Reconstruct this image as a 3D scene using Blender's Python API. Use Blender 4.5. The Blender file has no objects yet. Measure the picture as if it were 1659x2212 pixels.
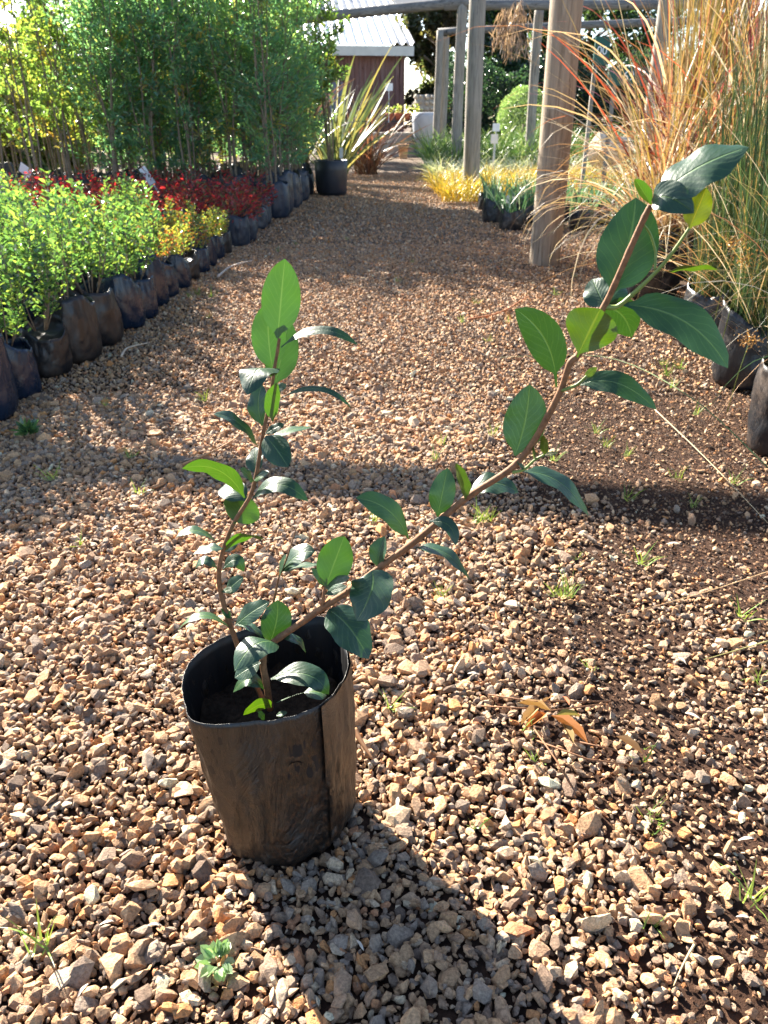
import bpy, bmesh, math, random
import numpy as np
from mathutils import Vector, Matrix, noise

# ---------------------------------------------------------------- camera, light, exposure
S = bpy.context.scene
COL = S.collection
R = math.radians
PITCH, CAM_H = R(27), 0.89
SUN_EL, SUN_AZ = R(29.5), R(-35)          # azimuth from +Y towards +X

cam = bpy.data.cameras.new('camera')
cam_o = bpy.data.objects.new('camera', cam)
COL.objects.link(cam_o)
cam_o.location = (0, 0, CAM_H)
cam_o.rotation_euler = (R(90) - PITCH, 0, 0)
cam.sensor_fit = 'VERTICAL'
cam.sensor_height = 24.0
cam.lens = 24.0 * 1661 / 2212
cam.clip_start, cam.clip_end = 0.02, 400
cam.dof.use_dof = True
cam.dof.focus_distance = 1.0
cam.dof.aperture_fstop = 8.5
S.camera = cam_o

W = bpy.data.worlds.new("World")
S.world = W
W.use_nodes = True
wn = W.node_tree
sky = wn.nodes.new('ShaderNodeTexSky')
sky.sky_type = 'NISHITA'
sky.sun_disc = False
sky.sun_elevation = SUN_EL
sky.sun_rotation = SUN_AZ
sky.altitude = 1400
sky.air_density = 1.0
sky.dust_density = 2.0
bg = wn.nodes['Background']
bg.inputs[1].default_value = 0.063
wn.links.new(sky.outputs[0], bg.inputs[0])

sl = bpy.data.lights.new('sun', 'SUN')
sl.energy = 5.0
sl.angle = R(0.5)
sl.color = (1.0, 0.92, 0.79)
sun_o = bpy.data.objects.new('sun', sl)
COL.objects.link(sun_o)
SUN = Vector((math.sin(SUN_AZ) * math.cos(SUN_EL), math.cos(SUN_AZ) * math.cos(SUN_EL), math.sin(SUN_EL)))
sun_o.rotation_euler = SUN.to_track_quat('Z', 'Y').to_euler()
sun_o.location = SUN * 30

S.view_settings.view_transform = 'Standard'
S.view_settings.look = 'None'
S.view_settings.exposure = 2.6
S.view_settings.gamma = 1.0
try:
    S.cycles.max_bounces = 8
    S.cycles.transparent_max_bounces = 8
    S.cycles.sample_clamp_indirect = 6
except Exception:
    pass

rng = np.random.default_rng(7)
random.seed(7)

# ---------------------------------------------------------------- helpers
def ray(u, v):
    """direction of a photo point (1659 x 2212 grid) scaled to unit depth along the lens axis"""
    r = (v - 1106) / 1661.0
    s, c = math.sin(PITCH), math.cos(PITCH)
    return Vector(((u - 829.5) / 1661.0, c - r * s, -(s + r * c)))

def at(u, v, Y):
    d = ray(u, v)
    return Vector((0, 0, CAM_H)) + d * (Y / d.y)

def gnd(u, v, z=0.0):
    d = ray(u, v)
    return Vector((0, 0, CAM_H)) + d * ((z - CAM_H) / d.z)

def tag(o, label=None, cat=None, group=None, kind=None):
    if label: o['label'] = label
    if cat: o['category'] = cat
    if group: o['group'] = group
    if kind: o['kind'] = kind
    return o

def np_mesh(name, V, polys, mats=(), col=None, smooth=False, mi=None, uv=None):
    """polys: list of int arrays (n,k)"""
    me = bpy.data.meshes.new(name)
    V = np.asarray(V, dtype=np.float32)
    me.vertices.add(len(V))
    me.vertices.foreach_set('co', V.ravel())
    polys = [np.asarray(p, dtype=np.int32) for p in polys if len(p)]
    loops = np.concatenate([p.ravel() for p in polys])
    starts, s0 = [], 0
    for p in polys:
        n, k = p.shape
        starts.append(s0 + np.arange(n, dtype=np.int32) * k)
        s0 += n * k
    starts = np.concatenate(starts)
    me.loops.add(len(loops))
    me.loops.foreach_set('vertex_index', loops)
    me.polygons.add(len(starts))
    me.polygons.foreach_set('loop_start', starts)
    if mi is not None:
        me.polygons.foreach_set('material_index', np.asarray(mi, dtype=np.int32))
    me.polygons.foreach_set('use_smooth', np.full(len(starts), smooth, dtype=bool))
    if col is not None:
        a = me.color_attributes.new('col', 'FLOAT_COLOR', 'POINT')
        c = np.ones((len(V), 4), dtype=np.float32)
        c[:, :np.shape(col)[1]] = col
        a.data.foreach_set('color', c.ravel())
    if uv is not None:
        l = me.uv_layers.new(name='UVMap')
        l.data.foreach_set('uv', np.asarray(uv, dtype=np.float32)[loops].ravel())
    for m in mats:
        me.materials.append(m)
    me.update(calc_edges=True)
    me.validate()
    return me

def obj(name, me, parent=None, loc=(0, 0, 0), rz=0):
    o = bpy.data.objects.new(name, me)
    COL.objects.link(o)
    o.location = loc
    o.rotation_euler = (0, 0, rz)
    if parent is not None:
        o.parent = parent
    return o

def empty(name, loc=(0, 0, 0), rz=0):
    o = bpy.data.objects.new(name, None)
    o.empty_display_size = 0.1
    COL.objects.link(o)
    o.location = loc
    o.rotation_euler = (0, 0, rz)
    return o

def copy_tree(o, loc, rz=0, sc=1.0, label=None):
    kids = [c for c in bpy.data.objects if c.parent == o]
    r = o.copy()
    COL.objects.link(r)
    r.location = loc
    r.rotation_euler = (0, 0, rz)
    r.scale = (sc, sc, sc) if not isinstance(sc, tuple) else sc
    if label: r['label'] = label
    for k in kids:
        c = k.copy()
        COL.objects.link(c)
        c.parent = r
    return r

ORD = ['zeroth', 'first', 'second', 'third', 'fourth', 'fifth', 'sixth', 'seventh', 'eighth', 'ninth', 'tenth', 'eleventh', 'twelfth',
       'thirteenth', 'fourteenth', 'fifteenth', 'sixteenth', 'seventeenth', 'eighteenth', 'nineteenth', 'twentieth']
def nth(i):
    if i <= 20: return ORD[i]
    t = {2: 'twenty', 3: 'thirty', 4: 'forty', 5: 'fifty', 6: 'sixty', 7: 'seventy'}[i // 10]
    return t + '-' + ORD[i % 10] if i % 10 else t[:-1] + 'ieth'

class MB:
    """collects vertices and faces of one mesh"""
    def __init__(s): s.v, s.f, s.m = [], [], []
    def add(s, V, F, m=0):
        b = len(s.v)
        s.v += [tuple(p) for p in V]
        for f in F:
            s.f.append([b + i for i in f]); s.m.append(m)
    def box(s, c, size, rot=None, m=0):
        hx, hy, hz = [q / 2 for q in size]
        V = [Vector((x, y, z)) for x in (-hx, hx) for y in (-hy, hy) for z in (-hz, hz)]
        if rot is not None: V = [rot @ p for p in V]
        c = Vector(c)
        s.add([p + c for p in V], [(0, 1, 3, 2), (4, 6, 7, 5), (0, 4, 5, 1), (2, 3, 7, 6), (0, 2, 6, 4), (1, 5, 7, 3)], m)
    def bar(s, a, b, w, h, m=0):
        a, b = Vector(a), Vector(b)
        d = b - a
        q = d.to_track_quat('Y', 'Z').to_matrix()
        s.box((a + b) / 2, (w, d.length, h), q, m)
    def tube(s, pts, rad, n=8, m=0, cap=True):
        pts = [Vector(p) for p in pts]
        rads = rad if hasattr(rad, '__len__') else [rad] * len(pts)
        b = len(s.v)
        ref = Vector((0.3, 0.2, 1)).normalized()
        prev = None
        for i, p in enumerate(pts):
            t = (pts[min(i + 1, len(pts) - 1)] - pts[max(i - 1, 0)]).normalized()
            if prev is None:
                x = t.cross(ref)
                if x.length < 1e-3: x = t.cross(Vector((1, 0, 0)))
                x.normalize()
            else:
                x = (prev - t * prev.dot(t)).normalized()
            prev = x
            y = t.cross(x)
            for k in range(n):
                a = 2 * math.pi * k / n
                s.v.append(tuple(p + (x * math.cos(a) + y * math.sin(a)) * rads[i]))
        for i in range(len(pts) - 1):
            for k in range(n):
                k2 = (k + 1) % n
                s.f.append([b + i * n + k, b + i * n + k2, b + (i + 1) * n + k2, b + (i + 1) * n + k]); s.m.append(m)
        if cap:
            s.f.append([b + k for k in range(n)][::-1]); s.m.append(m)
            s.f.append([b + (len(pts) - 1) * n + k for k in range(n)]); s.m.append(m)
    def lathe(s, prof, n=32, m=0, c=(0, 0, 0)):
        b = len(s.v)
        for r, z in prof:
            for k in range(n):
                a = 2 * math.pi * k / n
                s.v.append((c[0] + r * math.cos(a), c[1] + r * math.sin(a), c[2] + z))
        for i in range(len(prof) - 1):
            for k in range(n):
                k2 = (k + 1) % n
                s.f.append([b + i * n + k, b + i * n + k2, b + (i + 1) * n + k2, b + (i + 1) * n + k]); s.m.append(m)
        s.f.append([b + k for k in range(n)][::-1]); s.m.append(m)
        s.f.append([b + (len(prof) - 1) * n + k for k in range(n)]); s.m.append(m)
    def mesh(s, name, mats, smooth=False):
        me = bpy.data.meshes.new(name)
        me.from_pydata(s.v, [], s.f)
        for m in mats: me.materials.append(m)
        me.polygons.foreach_set('material_index', s.m)
        me.polygons.foreach_set('use_smooth', [smooth] * len(s.f))
        me.update()
        return me
    def obj(s, name, mats, parent=None, smooth=False, **k):
        if not isinstance(mats, (list, tuple)): mats = [mats]
        return obj(name, s.mesh(name, mats, smooth), parent, **k)

# ---------------------------------------------------------------- materials
class NT:
    def __init__(s, name):
        s.mat = bpy.data.materials.new(name)
        s.mat.use_nodes = True
        s.t = s.mat.node_tree
        s.t.nodes.clear()
        s.out = s.n('ShaderNodeOutputMaterial')
    def n(s, typ, **kw):
        nd = s.t.nodes.new(typ)
        for k, v in kw.items(): setattr(nd, k, v)
        return nd
    def put(s, sock, v):
        if isinstance(v, bpy.types.NodeSocket): s.t.links.new(v, sock)
        elif v is not None:
            if hasattr(v, '__len__') and len(v) == 3 and sock.type == 'RGBA': v = (*v, 1)
            sock.default_value = v
    def noise(s, scale, detail=4, rough=0.55, vec=None, dist=0):
        nd = s.n('ShaderNodeTexNoise')
        nd.inputs['Scale'].default_value = scale
        nd.inputs['Detail'].default_value = detail
        nd.inputs['Roughness'].default_value = rough
        nd.inputs['Distortion'].default_value = dist
        s.put(nd.inputs['Vector'], vec if vec is not None else s.coord())
        return nd.outputs['Fac']
    def coord(s, kind='Object'):
        return s.n('ShaderNodeTexCoord').outputs[kind]
    def mapping(s, vec, scale=(1, 1, 1), rot=(0, 0, 0)):
        nd = s.n('ShaderNodeMapping')
        nd.inputs['Scale'].default_value = scale
        nd.inputs['Rotation'].default_value = rot
        s.put(nd.inputs['Vector'], vec)
        return nd.outputs[0]
    def ramp(s, fac, stops):
        nd = s.n('ShaderNodeValToRGB')
        e = nd.color_ramp.elements
        while len(e) > 1: e.remove(e[-1])
        for i, (p, c) in enumerate(stops):
            q = e[0] if i == 0 else e.new(p)
            q.position = p
            q.color = (*c, 1) if hasattr(c, '__len__') else (c, c, c, 1)
        s.put(nd.inputs[0], fac)
        return nd.outputs[0]
    def mix(s, fac, a, b, blend='MIX'):
        nd = s.n('ShaderNodeMix', data_type='RGBA', blend_type=blend)
        s.put(nd.inputs[0], fac)
        s.put(nd.inputs[6], a)
        s.put(nd.inputs[7], b)
        return nd.outputs[2]
    def math(s, op, a, b=None, c=None, clamp=False):
        nd = s.n('ShaderNodeMath', operation=op, use_clamp=clamp)
        s.put(nd.inputs[0], a)
        if b is not None: s.put(nd.inputs[1], b)
        if c is not None: s.put(nd.inputs[2], c)
        return nd.outputs[0]
    def bump(s, h, dist, strength=1.0):
        nd = s.n('ShaderNodeBump')
        nd.inputs['Distance'].default_value = dist
        nd.inputs['Strength'].default_value = strength
        s.put(nd.inputs['Height'], h)
        return nd.outputs[0]
    def attr(s, name='col'):
        return s.n('ShaderNodeAttribute', attribute_name=name).outputs['Color']
    def pbr(s, base, rough=0.6, spec=0.5, metal=0, normal=None, **kw):
        nd = s.n('ShaderNodeBsdfPrincipled')
        s.put(nd.inputs['Base Color'], base)
        s.put(nd.inputs['Roughness'], rough)
        s.put(nd.inputs['Specular IOR Level'], spec)
        s.put(nd.inputs['Metallic'], metal)
        if normal is not None: s.put(nd.inputs['Normal'], normal)
        return nd.outputs[0]
    def end(s, sh):
        s.t.links.new(sh, s.out.inputs['Surface'])
        return s.mat

def leaf_mat(name, trans=0.45, tcol=(2.2, 2.0, 0.7), rough=0.38, spec=0.5, bump=0.0):
    t = NT(name)
    c = t.attr()
    bs = t.pbr(c, rough, spec)
    tr = t.n('ShaderNodeBsdfTranslucent')
    t.put(tr.inputs[0], t.mix(1.0, c, tcol, 'MULTIPLY'))
    mx = t.n('ShaderNodeMixShader')
    mx.inputs[0].default_value = trans
    t.t.links.new(bs, mx.inputs[1]); t.t.links.new(tr.outputs[0], mx.inputs[2])
    return t.end(mx.outputs[0])

M = {}
M['leaf'] = leaf_mat('shrub_leaf', 0.42, (1.9, 2.1, 0.95), 0.20, 1.0)
M['sapling_leaf'] = leaf_mat('sapling_leaf', 0.55, (2.0, 2.2, 1.05), 0.26, 0.8)
M['red_leaf'] = leaf_mat('red_leaf', 0.4, (1.7, 1.2, 1.0), 0.35, 0.5)
M['blade'] = leaf_mat('grass_blade', 0.30, (1.3, 1.15, 0.85), 0.42, 0.4)

def mat_gravel():
    t = NT('gravel_stone')
    c = t.attr()
    n1 = t.noise(260, 5, 0.7)
    n2 = t.noise(900, 3, 0.6)
    base = t.mix(t.ramp(n1, [(0.35, 0.0), (0.65, 1.0)]), t.mix(1, c, (0.66, 0.62, 0.58), 'MULTIPLY'), t.mix(1, c, (1.34, 1.30, 1.22), 'MULTIPLY'))
    h = t.math('ADD', n1, t.math('MULTIPLY', n2, 0.4))
    return t.end(t.pbr(base, 0.82, 0.3, normal=t.bump(h, 0.005, 0.95)))
M['gravel'] = mat_gravel()

def mat_ground():
    t = NT('ground_earth')
    p = t.coord()
    n0 = t.noise(1.3, 4, 0.6, p)
    n1 = t.noise(38, 6, 0.65, p)
    n2 = t.noise(210, 5, 0.7, p)
    soil = t.ramp(n1, [(0.3, (0.018, 0.009, 0.006)), (0.55, (0.050, 0.026, 0.016)), (0.8, (0.115, 0.064, 0.039))])
    v = t.n('ShaderNodeTexVoronoi')
    v.inputs['Scale'].default_value = 55
    t.put(v.inputs['Vector'], p)
    stone = t.ramp(t.n('ShaderNodeSeparateColor').outputs[0], [(0, (0.3, 0.2, 0.13)), (1, (0.3, 0.2, 0.13))])
    sc = t.n('ShaderNodeSeparateColor'); t.put(sc.inputs[0], v.outputs['Color'])
    stone = t.ramp(sc.outputs[0], [(0.0, (0.24, 0.175, 0.125)), (0.35, (0.34, 0.255, 0.175)), (0.7, (0.43, 0.325, 0.22)), (1.0, (0.52, 0.43, 0.32))])
    edge = t.ramp(v.outputs['Distance'], [(0.25, 1.0), (0.62, 0.0)])
    # packed gravel further along the path, bare earth where the loose stones lie on top
    sep = t.n('ShaderNodeSeparateXYZ'); t.put(sep.inputs[0], p)
    far = t.math('MULTIPLY_ADD', sep.outputs[1], 0.35, -1.6, clamp=True)
    m = t.math('MULTIPLY', edge, far, clamp=True)
    base = t.mix(m, soil, stone)
    h = t.math('ADD', t.math('MULTIPLY', n1, 0.6), t.math('ADD', t.math('MULTIPLY', n2, 0.4), t.math('MULTIPLY', m, 0.8)))
    return t.end(t.pbr(base, 0.95, 0.15, normal=t.bump(h, 0.012, 0.9)))
M['ground'] = mat_ground()

def mat_bag(name, base=(0.010, 0.013, 0.020), dirt=(0.105, 0.066, 0.040), amount=0.5, rough=0.42, scale=9):
    t = NT(name)
    p = t.coord()
    n1 = t.noise(scale, 6, 0.65, p, 0.6)
    n2 = t.noise(95, 5, 0.7, p)
    mask = t.math('ADD', t.math('MULTIPLY', n1, 0.75), t.math('MULTIPLY', n2, 0.28))
    a = 0.72 - 0.45 * amount
    f = t.ramp(mask, [(a - 0.08, 0.0), (a + 0.14, 1.0)])
    c = t.mix(f, base, dirt)
    w1 = t.noise(14, 5, 0.6, t.mapping(p, (1, 1, 0.45)), 1.2)
    h = t.math('ADD', w1, t.math('MULTIPLY', n2, 0.05))
    r = t.ramp(f, [(0, rough), (1, 0.72)])
    return t.end(t.pbr(c, r, 0.45, normal=t.bump(h, 0.012, 0.5)))
M['bag'] = mat_bag('black_film', (0.008, 0.017, 0.036), (0.050, 0.034, 0.023), 0.10, 0.26)
M['bag_brown'] = mat_bag('dusty_black_film', (0.009, 0.010, 0.013), (0.055, 0.034, 0.022), 0.36, 0.34, 7)
M['bag_blue'] = mat_bag('shaded_film', (0.018, 0.027, 0.045), (0.10, 0.085, 0.07), 0.22, 0.4)
M['bag_grey'] = mat_bag('faded_film', (0.012, 0.013, 0.016), (0.15, 0.12, 0.095), 0.24, 0.34)

def mat_simple(name, col, rough=0.7, spec=0.4, var=0.25, scale=20, bumpd=0.004, metal=0):
    t = NT(name)
    n = t.noise(scale, 5, 0.6)
    lo = tuple(q * (1 - var) for q in col); hi = tuple(min(1, q * (1 + var)) for q in col)
    c = t.ramp(n, [(0.3, lo), (0.7, hi)])
    return t.end(t.pbr(c, rough, spec, metal, t.bump(n, bumpd, 0.6)))
M['soil'] = mat_simple('potting_soil', (0.030, 0.020, 0.014), 0.95, 0.1, 0.6, 130, 0.01)
M['bark'] = mat_simple('twig_bark', (0.20, 0.095, 0.045), 0.7, 0.3, 0.35, 160, 0.0015)
M['grey_bark'] = mat_simple('grey_bark', (0.20, 0.155, 0.11), 0.8, 0.2, 0.4, 60, 0.004)
M['green_stem'] = mat_simple('green_stem', (0.17, 0.22, 0.05), 0.5, 0.4, 0.2, 80, 0.0005)
M['white_plastic'] = mat_simple('white_plastic', (0.78, 0.79, 0.80), 0.4, 0.5, 0.05, 20, 0.0)
M['urn'] = mat_simple('pale_glaze', (0.36, 0.38, 0.42), 0.5, 0.4, 0.10, 5, 0.004)
M['terracotta'] = mat_simple('pale_terracotta', (0.62, 0.37, 0.20), 0.8, 0.2, 0.15, 14, 0.003)
M['red_clay'] = mat_simple('red_clay', (0.34, 0.10, 0.065), 0.8, 0.2, 0.2, 14, 0.003)
M['concrete'] = mat_simple('concrete', (0.34, 0.31, 0.28), 0.9, 0.2, 0.2, 9, 0.006)
M['fascia'] = mat_simple('white_fascia', (0.66, 0.60, 0.52), 0.6, 0.3, 0.08, 4, 0.002)
M['black_tub'] = mat_simple('black_tub', (0.018, 0.021, 0.030), 0.45, 0.5, 0.3, 8, 0.004)
M['dark_iron'] = mat_simple('dark_iron', (0.02, 0.02, 0.022), 0.6, 0.4, 0.2, 12, 0.001)
M['green_board'] = mat_simple('green_board', (0.010, 0.085, 0.060), 0.5, 0.4, 0.1, 6, 0.0)
M['rock'] = mat_simple('pale_rock', (0.50, 0.42, 0.33), 0.9, 0.2, 0.35, 7, 0.03)
M['thatch'] = mat_simple('dry_plume', (0.36, 0.27, 0.19), 0.9, 0.1, 0.35, 60, 0.006)

def mat_wood(name, c1, c2, axis_scale=(14, 14, 1.2)):
    t = NT(name)
    p = t.mapping(t.coord(), axis_scale)
    n = t.noise(2.2, 6, 0.65, p, 0.8)
    n2 = t.noise(1.4, 3, 0.5, t.coord())
    c = t.ramp(n, [(0.30, tuple(q * 0.55 for q in c1)), (0.45, c1), (0.7, c2)])
    c = t.mix(t.ramp(n2, [(0.35, 0.0), (0.75, 0.45)]), c, tuple(q * 0.75 for q in c1))
    kn = t.n('ShaderNodeTexVoronoi'); kn.inputs['Scale'].default_value = 2.6
    t.put(kn.inputs['Vector'], t.mapping(t.coord(), (1.6, 1.6, 0.9)))
    c = t.mix(t.ramp(kn.outputs['Distance'], [(0.05, 0.85), (0.11, 0.0)]), c, tuple(q * 0.22 for q in c1))
    cr = t.noise(3.0, 5, 0.7, t.mapping(t.coord(), (axis_scale[0] * .7, axis_scale[1] * .7, axis_scale[2] * .35)))
    c = t.mix(t.ramp(cr, [(0.36, 0.9), (0.40, 0.0)]), c, tuple(q * 0.25 for q in c1))
    return t.end(t.pbr(c, 0.82, 0.25, normal=t.bump(n, 0.006, 0.7)))
M['post'] = mat_wood('weathered_post', (0.25, 0.225, 0.19), (0.38, 0.345, 0.30))
M['post_tan'] = mat_wood('tan_post', (0.27, 0.205, 0.145), (0.42, 0.34, 0.255))
M['beam'] = mat_wood('weathered_beam', (0.15, 0.145, 0.14), (0.27, 0.26, 0.25), (1.2, 14, 14))
M['plank'] = mat_wood('plank_wall', (0.22, 0.105, 0.085), (0.30, 0.20, 0.175), (7, 7, 0.5))

def mat_roof():
    t = NT('galvanised_roof')
    n = t.noise(1.5, 4, 0.6)
    c = t.ramp(n, [(0.3, (0.55, 0.56, 0.58)), (0.7, (0.74, 0.75, 0.77))])
    return t.end(t.pbr(c, 0.42, 0.5, 0.35))
M['roof'] = mat_roof()

def mat_net():
    t = NT('shade_net')
    d = t.n('ShaderNodeBsdfDiffuse'); t.put(d.inputs[0], (0.20, 0.21, 0.23))
    tr = t.n('ShaderNodeBsdfTransparent')
    mx = t.n('ShaderNodeMixShader'); mx.inputs[0].default_value = 0.72
    t.t.links.new(tr.outputs[0], mx.inputs[1]); t.t.links.new(d.outputs[0], mx.inputs[2])
    return t.end(mx.outputs[0])
M['net'] = mat_net()

def mat_big_leaf():
    """broad glossy leaf: u across the blade, v from stalk to tip; upper side darker than the underside"""
    t = NT('broad_leaf')
    uv = t.n('ShaderNodeUVMap').outputs[0]
    sep = t.n('ShaderNodeSeparateXYZ'); t.put(sep.inputs[0], uv)
    au = t.math('ABSOLUTE', t.math('SUBTRACT', sep.outputs[0], 0.5))           # 0 at midrib .. 0.5
    mid = t.ramp(au, [(0.008, 1.0), (0.030, 0.0)])
    ph = t.math('SUBTRACT', t.math('MULTIPLY', sep.outputs[1], 8.5), t.math('MULTIPLY', au, 6.0))
    wob = t.math('MULTIPLY', t.noise(60, 2, 0.5), 0.9)
    fr = t.math('FRACT', t.math('ADD', ph, wob))
    lat = t.ramp(t.math('ABSOLUTE', t.math('SUBTRACT', fr, 0.5)), [(0.0, 1.0), (0.09, 0.0)])
    vein = t.math('MAXIMUM', mid, t.math('MULTIPLY', lat, 0.38))
    tint = t.attr()
    n = t.noise(45, 4, 0.6)
    up = t.mix(n, (0.017, 0.056, 0.032), (0.030, 0.086, 0.042))
    up = t.mix(t.ramp(t.noise(170, 3, 0.7), [(0.60, 0.0), (0.72, 0.5)]), up, (0.075, 0.115, 0.05))
    up = t.mix(t.math('MULTIPLY', vein, 0.85), up, (0.12, 0.22, 0.07))
    up = t.mix(1.0, up, tint, 'MULTIPLY')
    dn = t.mix(n, (0.065, 0.115, 0.028), (0.090, 0.145, 0.038))
    dn = t.mix(t.math('MULTIPLY', vein, 0.6), dn, (0.20, 0.27, 0.09))
    dn = t.mix(1.0, dn, tint, 'MULTIPLY')
    geo = t.n('ShaderNodeNewGeometry')
    base = t.mix(geo.outputs['Backfacing'], up, dn)
    # quilted surface between the veins
    wav = t.math('SINE', t.math('MULTIPLY', t.math('ADD', ph, wob), 6.2832))
    h = t.math('ADD', t.math('MULTIPLY', wav, 0.035), t.math('ADD', t.math('MULTIPLY', t.noise(140, 4, 0.6), 0.45), t.math('MULTIPLY', mid, -0.5)))
    nr = t.bump(h, 0.0018, 0.55)
    bs = t.pbr(base, t.mix(geo.outputs['Backfacing'], (0.38,) * 3, (0.55,) * 3), 0.75, normal=nr)
    tr = t.n('ShaderNodeBsdfTranslucent')
    tc = t.mix(t.math('MULTIPLY', vein, 0.7), t.mix(n, (0.085, 0.30, 0.014), (0.13, 0.37, 0.020)), (0.26, 0.50, 0.07))
    thin = t.n('ShaderNodeAttribute', attribute_name='col').outputs['Alpha']      # how much light the blade lets through
    tc = t.mix(1.0, tc, thin, 'MULTIPLY')
    t.put(tr.inputs[0], t.mix(1.0, tc, tint, 'MULTIPLY'))
    mx = t.n('ShaderNodeMixShader'); mx.inputs[0].default_value = 0.40
    t.t.links.new(bs, mx.inputs[1]); t.t.links.new(tr.outputs[0], mx.inputs[2])
    return t.end(mx.outputs[0])
M['broad_leaf'] = mat_big_leaf()

# ---------------------------------------------------------------- ground and gravel
def fract_noise(P, sc, seed):
    """cheap smooth value noise on numpy points"""
    rg = np.random.default_rng(seed)
    T = rg.random((64, 64))
    q = P * sc
    i = np.floor(q).astype(int); f = q - i
    f = f * f * (3 - 2 * f)
    a = T[i[:, 0] % 64, i[:, 1] % 64]; b = T[(i[:, 0] + 1) % 64, i[:, 1] % 64]
    c = T[i[:, 0] % 64, (i[:, 1] + 1) % 64]; d = T[(i[:, 0] + 1) % 64, (i[:, 1] + 1) % 64]
    return (a * (1 - f[:, 0]) + b * f[:, 0]) * (1 - f[:, 1]) + (c * (1 - f[:, 0]) + d * f[:, 0]) * f[:, 1]

def swell(P):
    """gentle unevenness of the ground, shared by the earth sheet and the stones on it"""
    return 0.016 * (fract_noise(P, 1.1, 9) - 0.5)

def make_ground():
    xs = np.concatenate([[-160, -60, -25, -12], np.linspace(-6, 6, 97), [12, 25, 60, 160]])
    ys = np.concatenate([[-20, -6, -2], np.linspace(-0.2, 9, 75), np.linspace(9.6, 30, 35), [45, 80, 200]])
    X, Y = np.meshgrid(xs, ys)
    P = np.c_[X.ravel(), Y.ravel()]
    Z = np.where((abs(P[:, 0]) < 7) & (P[:, 1] < 32), swell(P), 0)
    V = np.c_[P, Z - 0.002]
    nx = len(xs)
    i = np.arange(len(ys) - 1)[:, None] * nx + np.arange(nx - 1)[None]
    i = i.ravel()
    o = obj('ground', np_mesh('ground', V, [np.c_[i, i + 1, i + nx + 1, i + nx]], [M['ground']], smooth=True))
    tag(o, kind='structure')
make_ground()

def hulls(count, npts, seed, flat=0.75):
    out = []
    rg = random.Random(seed)
    for _ in range(count):
        bm = bmesh.new()
        for k in range(npts):
            d = Vector((rg.gauss(0, 1), rg.gauss(0, 1), rg.gauss(0, 1))).normalized()
            bm.verts.new(d * rg.uniform(0.78, 1.08))
        r = bmesh.ops.convex_hull(bm, input=bm.verts)
        bmesh.ops.delete(bm, geom=[v for v in bm.verts if not v.link_faces], context='VERTS')
        bmesh.ops.triangulate(bm, faces=bm.faces)
        bm.verts.index_update()
        V = np.array([v.co[:] for v in bm.verts])
        F = np.array([[v.index for v in f.verts] for f in bm.faces])
        V[:, 2] *= flat
        out.append((V, F))
        bm.free()
    return out

def earthiness(P):
    """0 clean gravel .. 1 bare dark soil (more of it on the side of the tall grasses)"""
    n = 0.6 * fract_noise(P, 3.1, 11) + 0.4 * fract_noise(P, 9.0, 12)
    e = (P[:, 0] - 0.10 + (n - 0.5) * 0.9) / 0.62
    e = e + np.where(P[:, 1] < 1.1, (P[:, 0] > .1) * .12, 0)
    e = np.where(P[:, 1] > 2.6, e * np.clip(1 - (P[:, 1] - 2.6) / 3.0, 0.35, 1), e)
    return np.clip(e, 0, 1)

PAL = np.array([(0.43, 0.275, 0.160), (0.37, 0.235, 0.135), (0.31, 0.210, 0.140), (0.26, 0.210, 0.170), (0.23, 0.175, 0.135), (0.45, 0.225, 0.095),
                (0.47, 0.355, 0.245), (0.145, 0.105, 0.080), (0.53, 0.43, 0.32), (0.38, 0.19, 0.10)])
PW = np.array([0.22, 0.17, 0.16, 0.13, 0.10, 0.05, 0.08, 0.04, 0.03, 0.02])

def make_stones(P, size, kinds, seed, zoff, stretch=0.35):
    rg = np.random.default_rng(seed)
    n = len(P)
    kind = rg.integers(0, len(kinds), n)
    colr = np.clip(PAL[rg.choice(len(PAL), n, p=PW / PW.sum())] * np.array([1.21, 1.16, 1.12]) * rg.uniform(0.82, 1.2, (n, 1)), 0, .62)
    Q = rg.normal(0, 1, (n, 4))
    Q[:, 1:3] *= 0.45                       # mostly lying on their flat side
    Q /= np.linalg.norm(Q, axis=1, keepdims=True)
    w, x, y, z = Q.T
    Rm = np.stack([1 - 2 * (y * y + z * z), 2 * (x * y - z * w), 2 * (x * z + y * w),
                   2 * (x * y + z * w), 1 - 2 * (x * x + z * z), 2 * (y * z - x * w),
                   2 * (x * z - y * w), 2 * (y * z + x * w), 1 - 2 * (x * x + y * y)], 1).reshape(n, 3, 3)
    sc = size[:, None] * np.c_[rg.uniform(1, 1 + stretch, n), rg.uniform(0.75, 1.05, n), rg.uniform(0.62, 1.0, n)]
    Vs, Fs, Cs, base = [], [], [], 0
    for k, (kv, kf) in enumerate(kinds):
        idx = np.where(kind == k)[0]
        if not len(idx): continue
        v = np.einsum('nij,nmj->nmi', Rm[idx], kv[None] * sc[idx][:, None, :])
        v[:, :, :2] += P[idx][:, None, :]
        v[:, :, 2] += zoff[idx][:, None]
        m = kv.shape[0]
        Vs.append(v.reshape(-1, 3))
        Cs.append(np.repeat(colr[idx], m, 0))
        Fs.append((kf[None] + (base + np.arange(len(idx)) * m)[:, None, None]).reshape(-1, 3))
        base += len(idx) * m
    return np.concatenate(Vs), np.concatenate(Fs), np.concatenate(Cs)

def grid_points(x0f, x1f, y0, y1, cell, seed):
    rg = np.random.default_rng(seed)
    ys = np.arange(y0, y1, cell)
    pts = []
    for y in ys:
        xs = np.arange(x0f(y), x1f(y), cell)
        pts.append(np.c_[xs, np.full(len(xs), y)])
    P = np.concatenate(pts)
    return P + rg.uniform(-0.5, 0.5, P.shape) * cell

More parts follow.
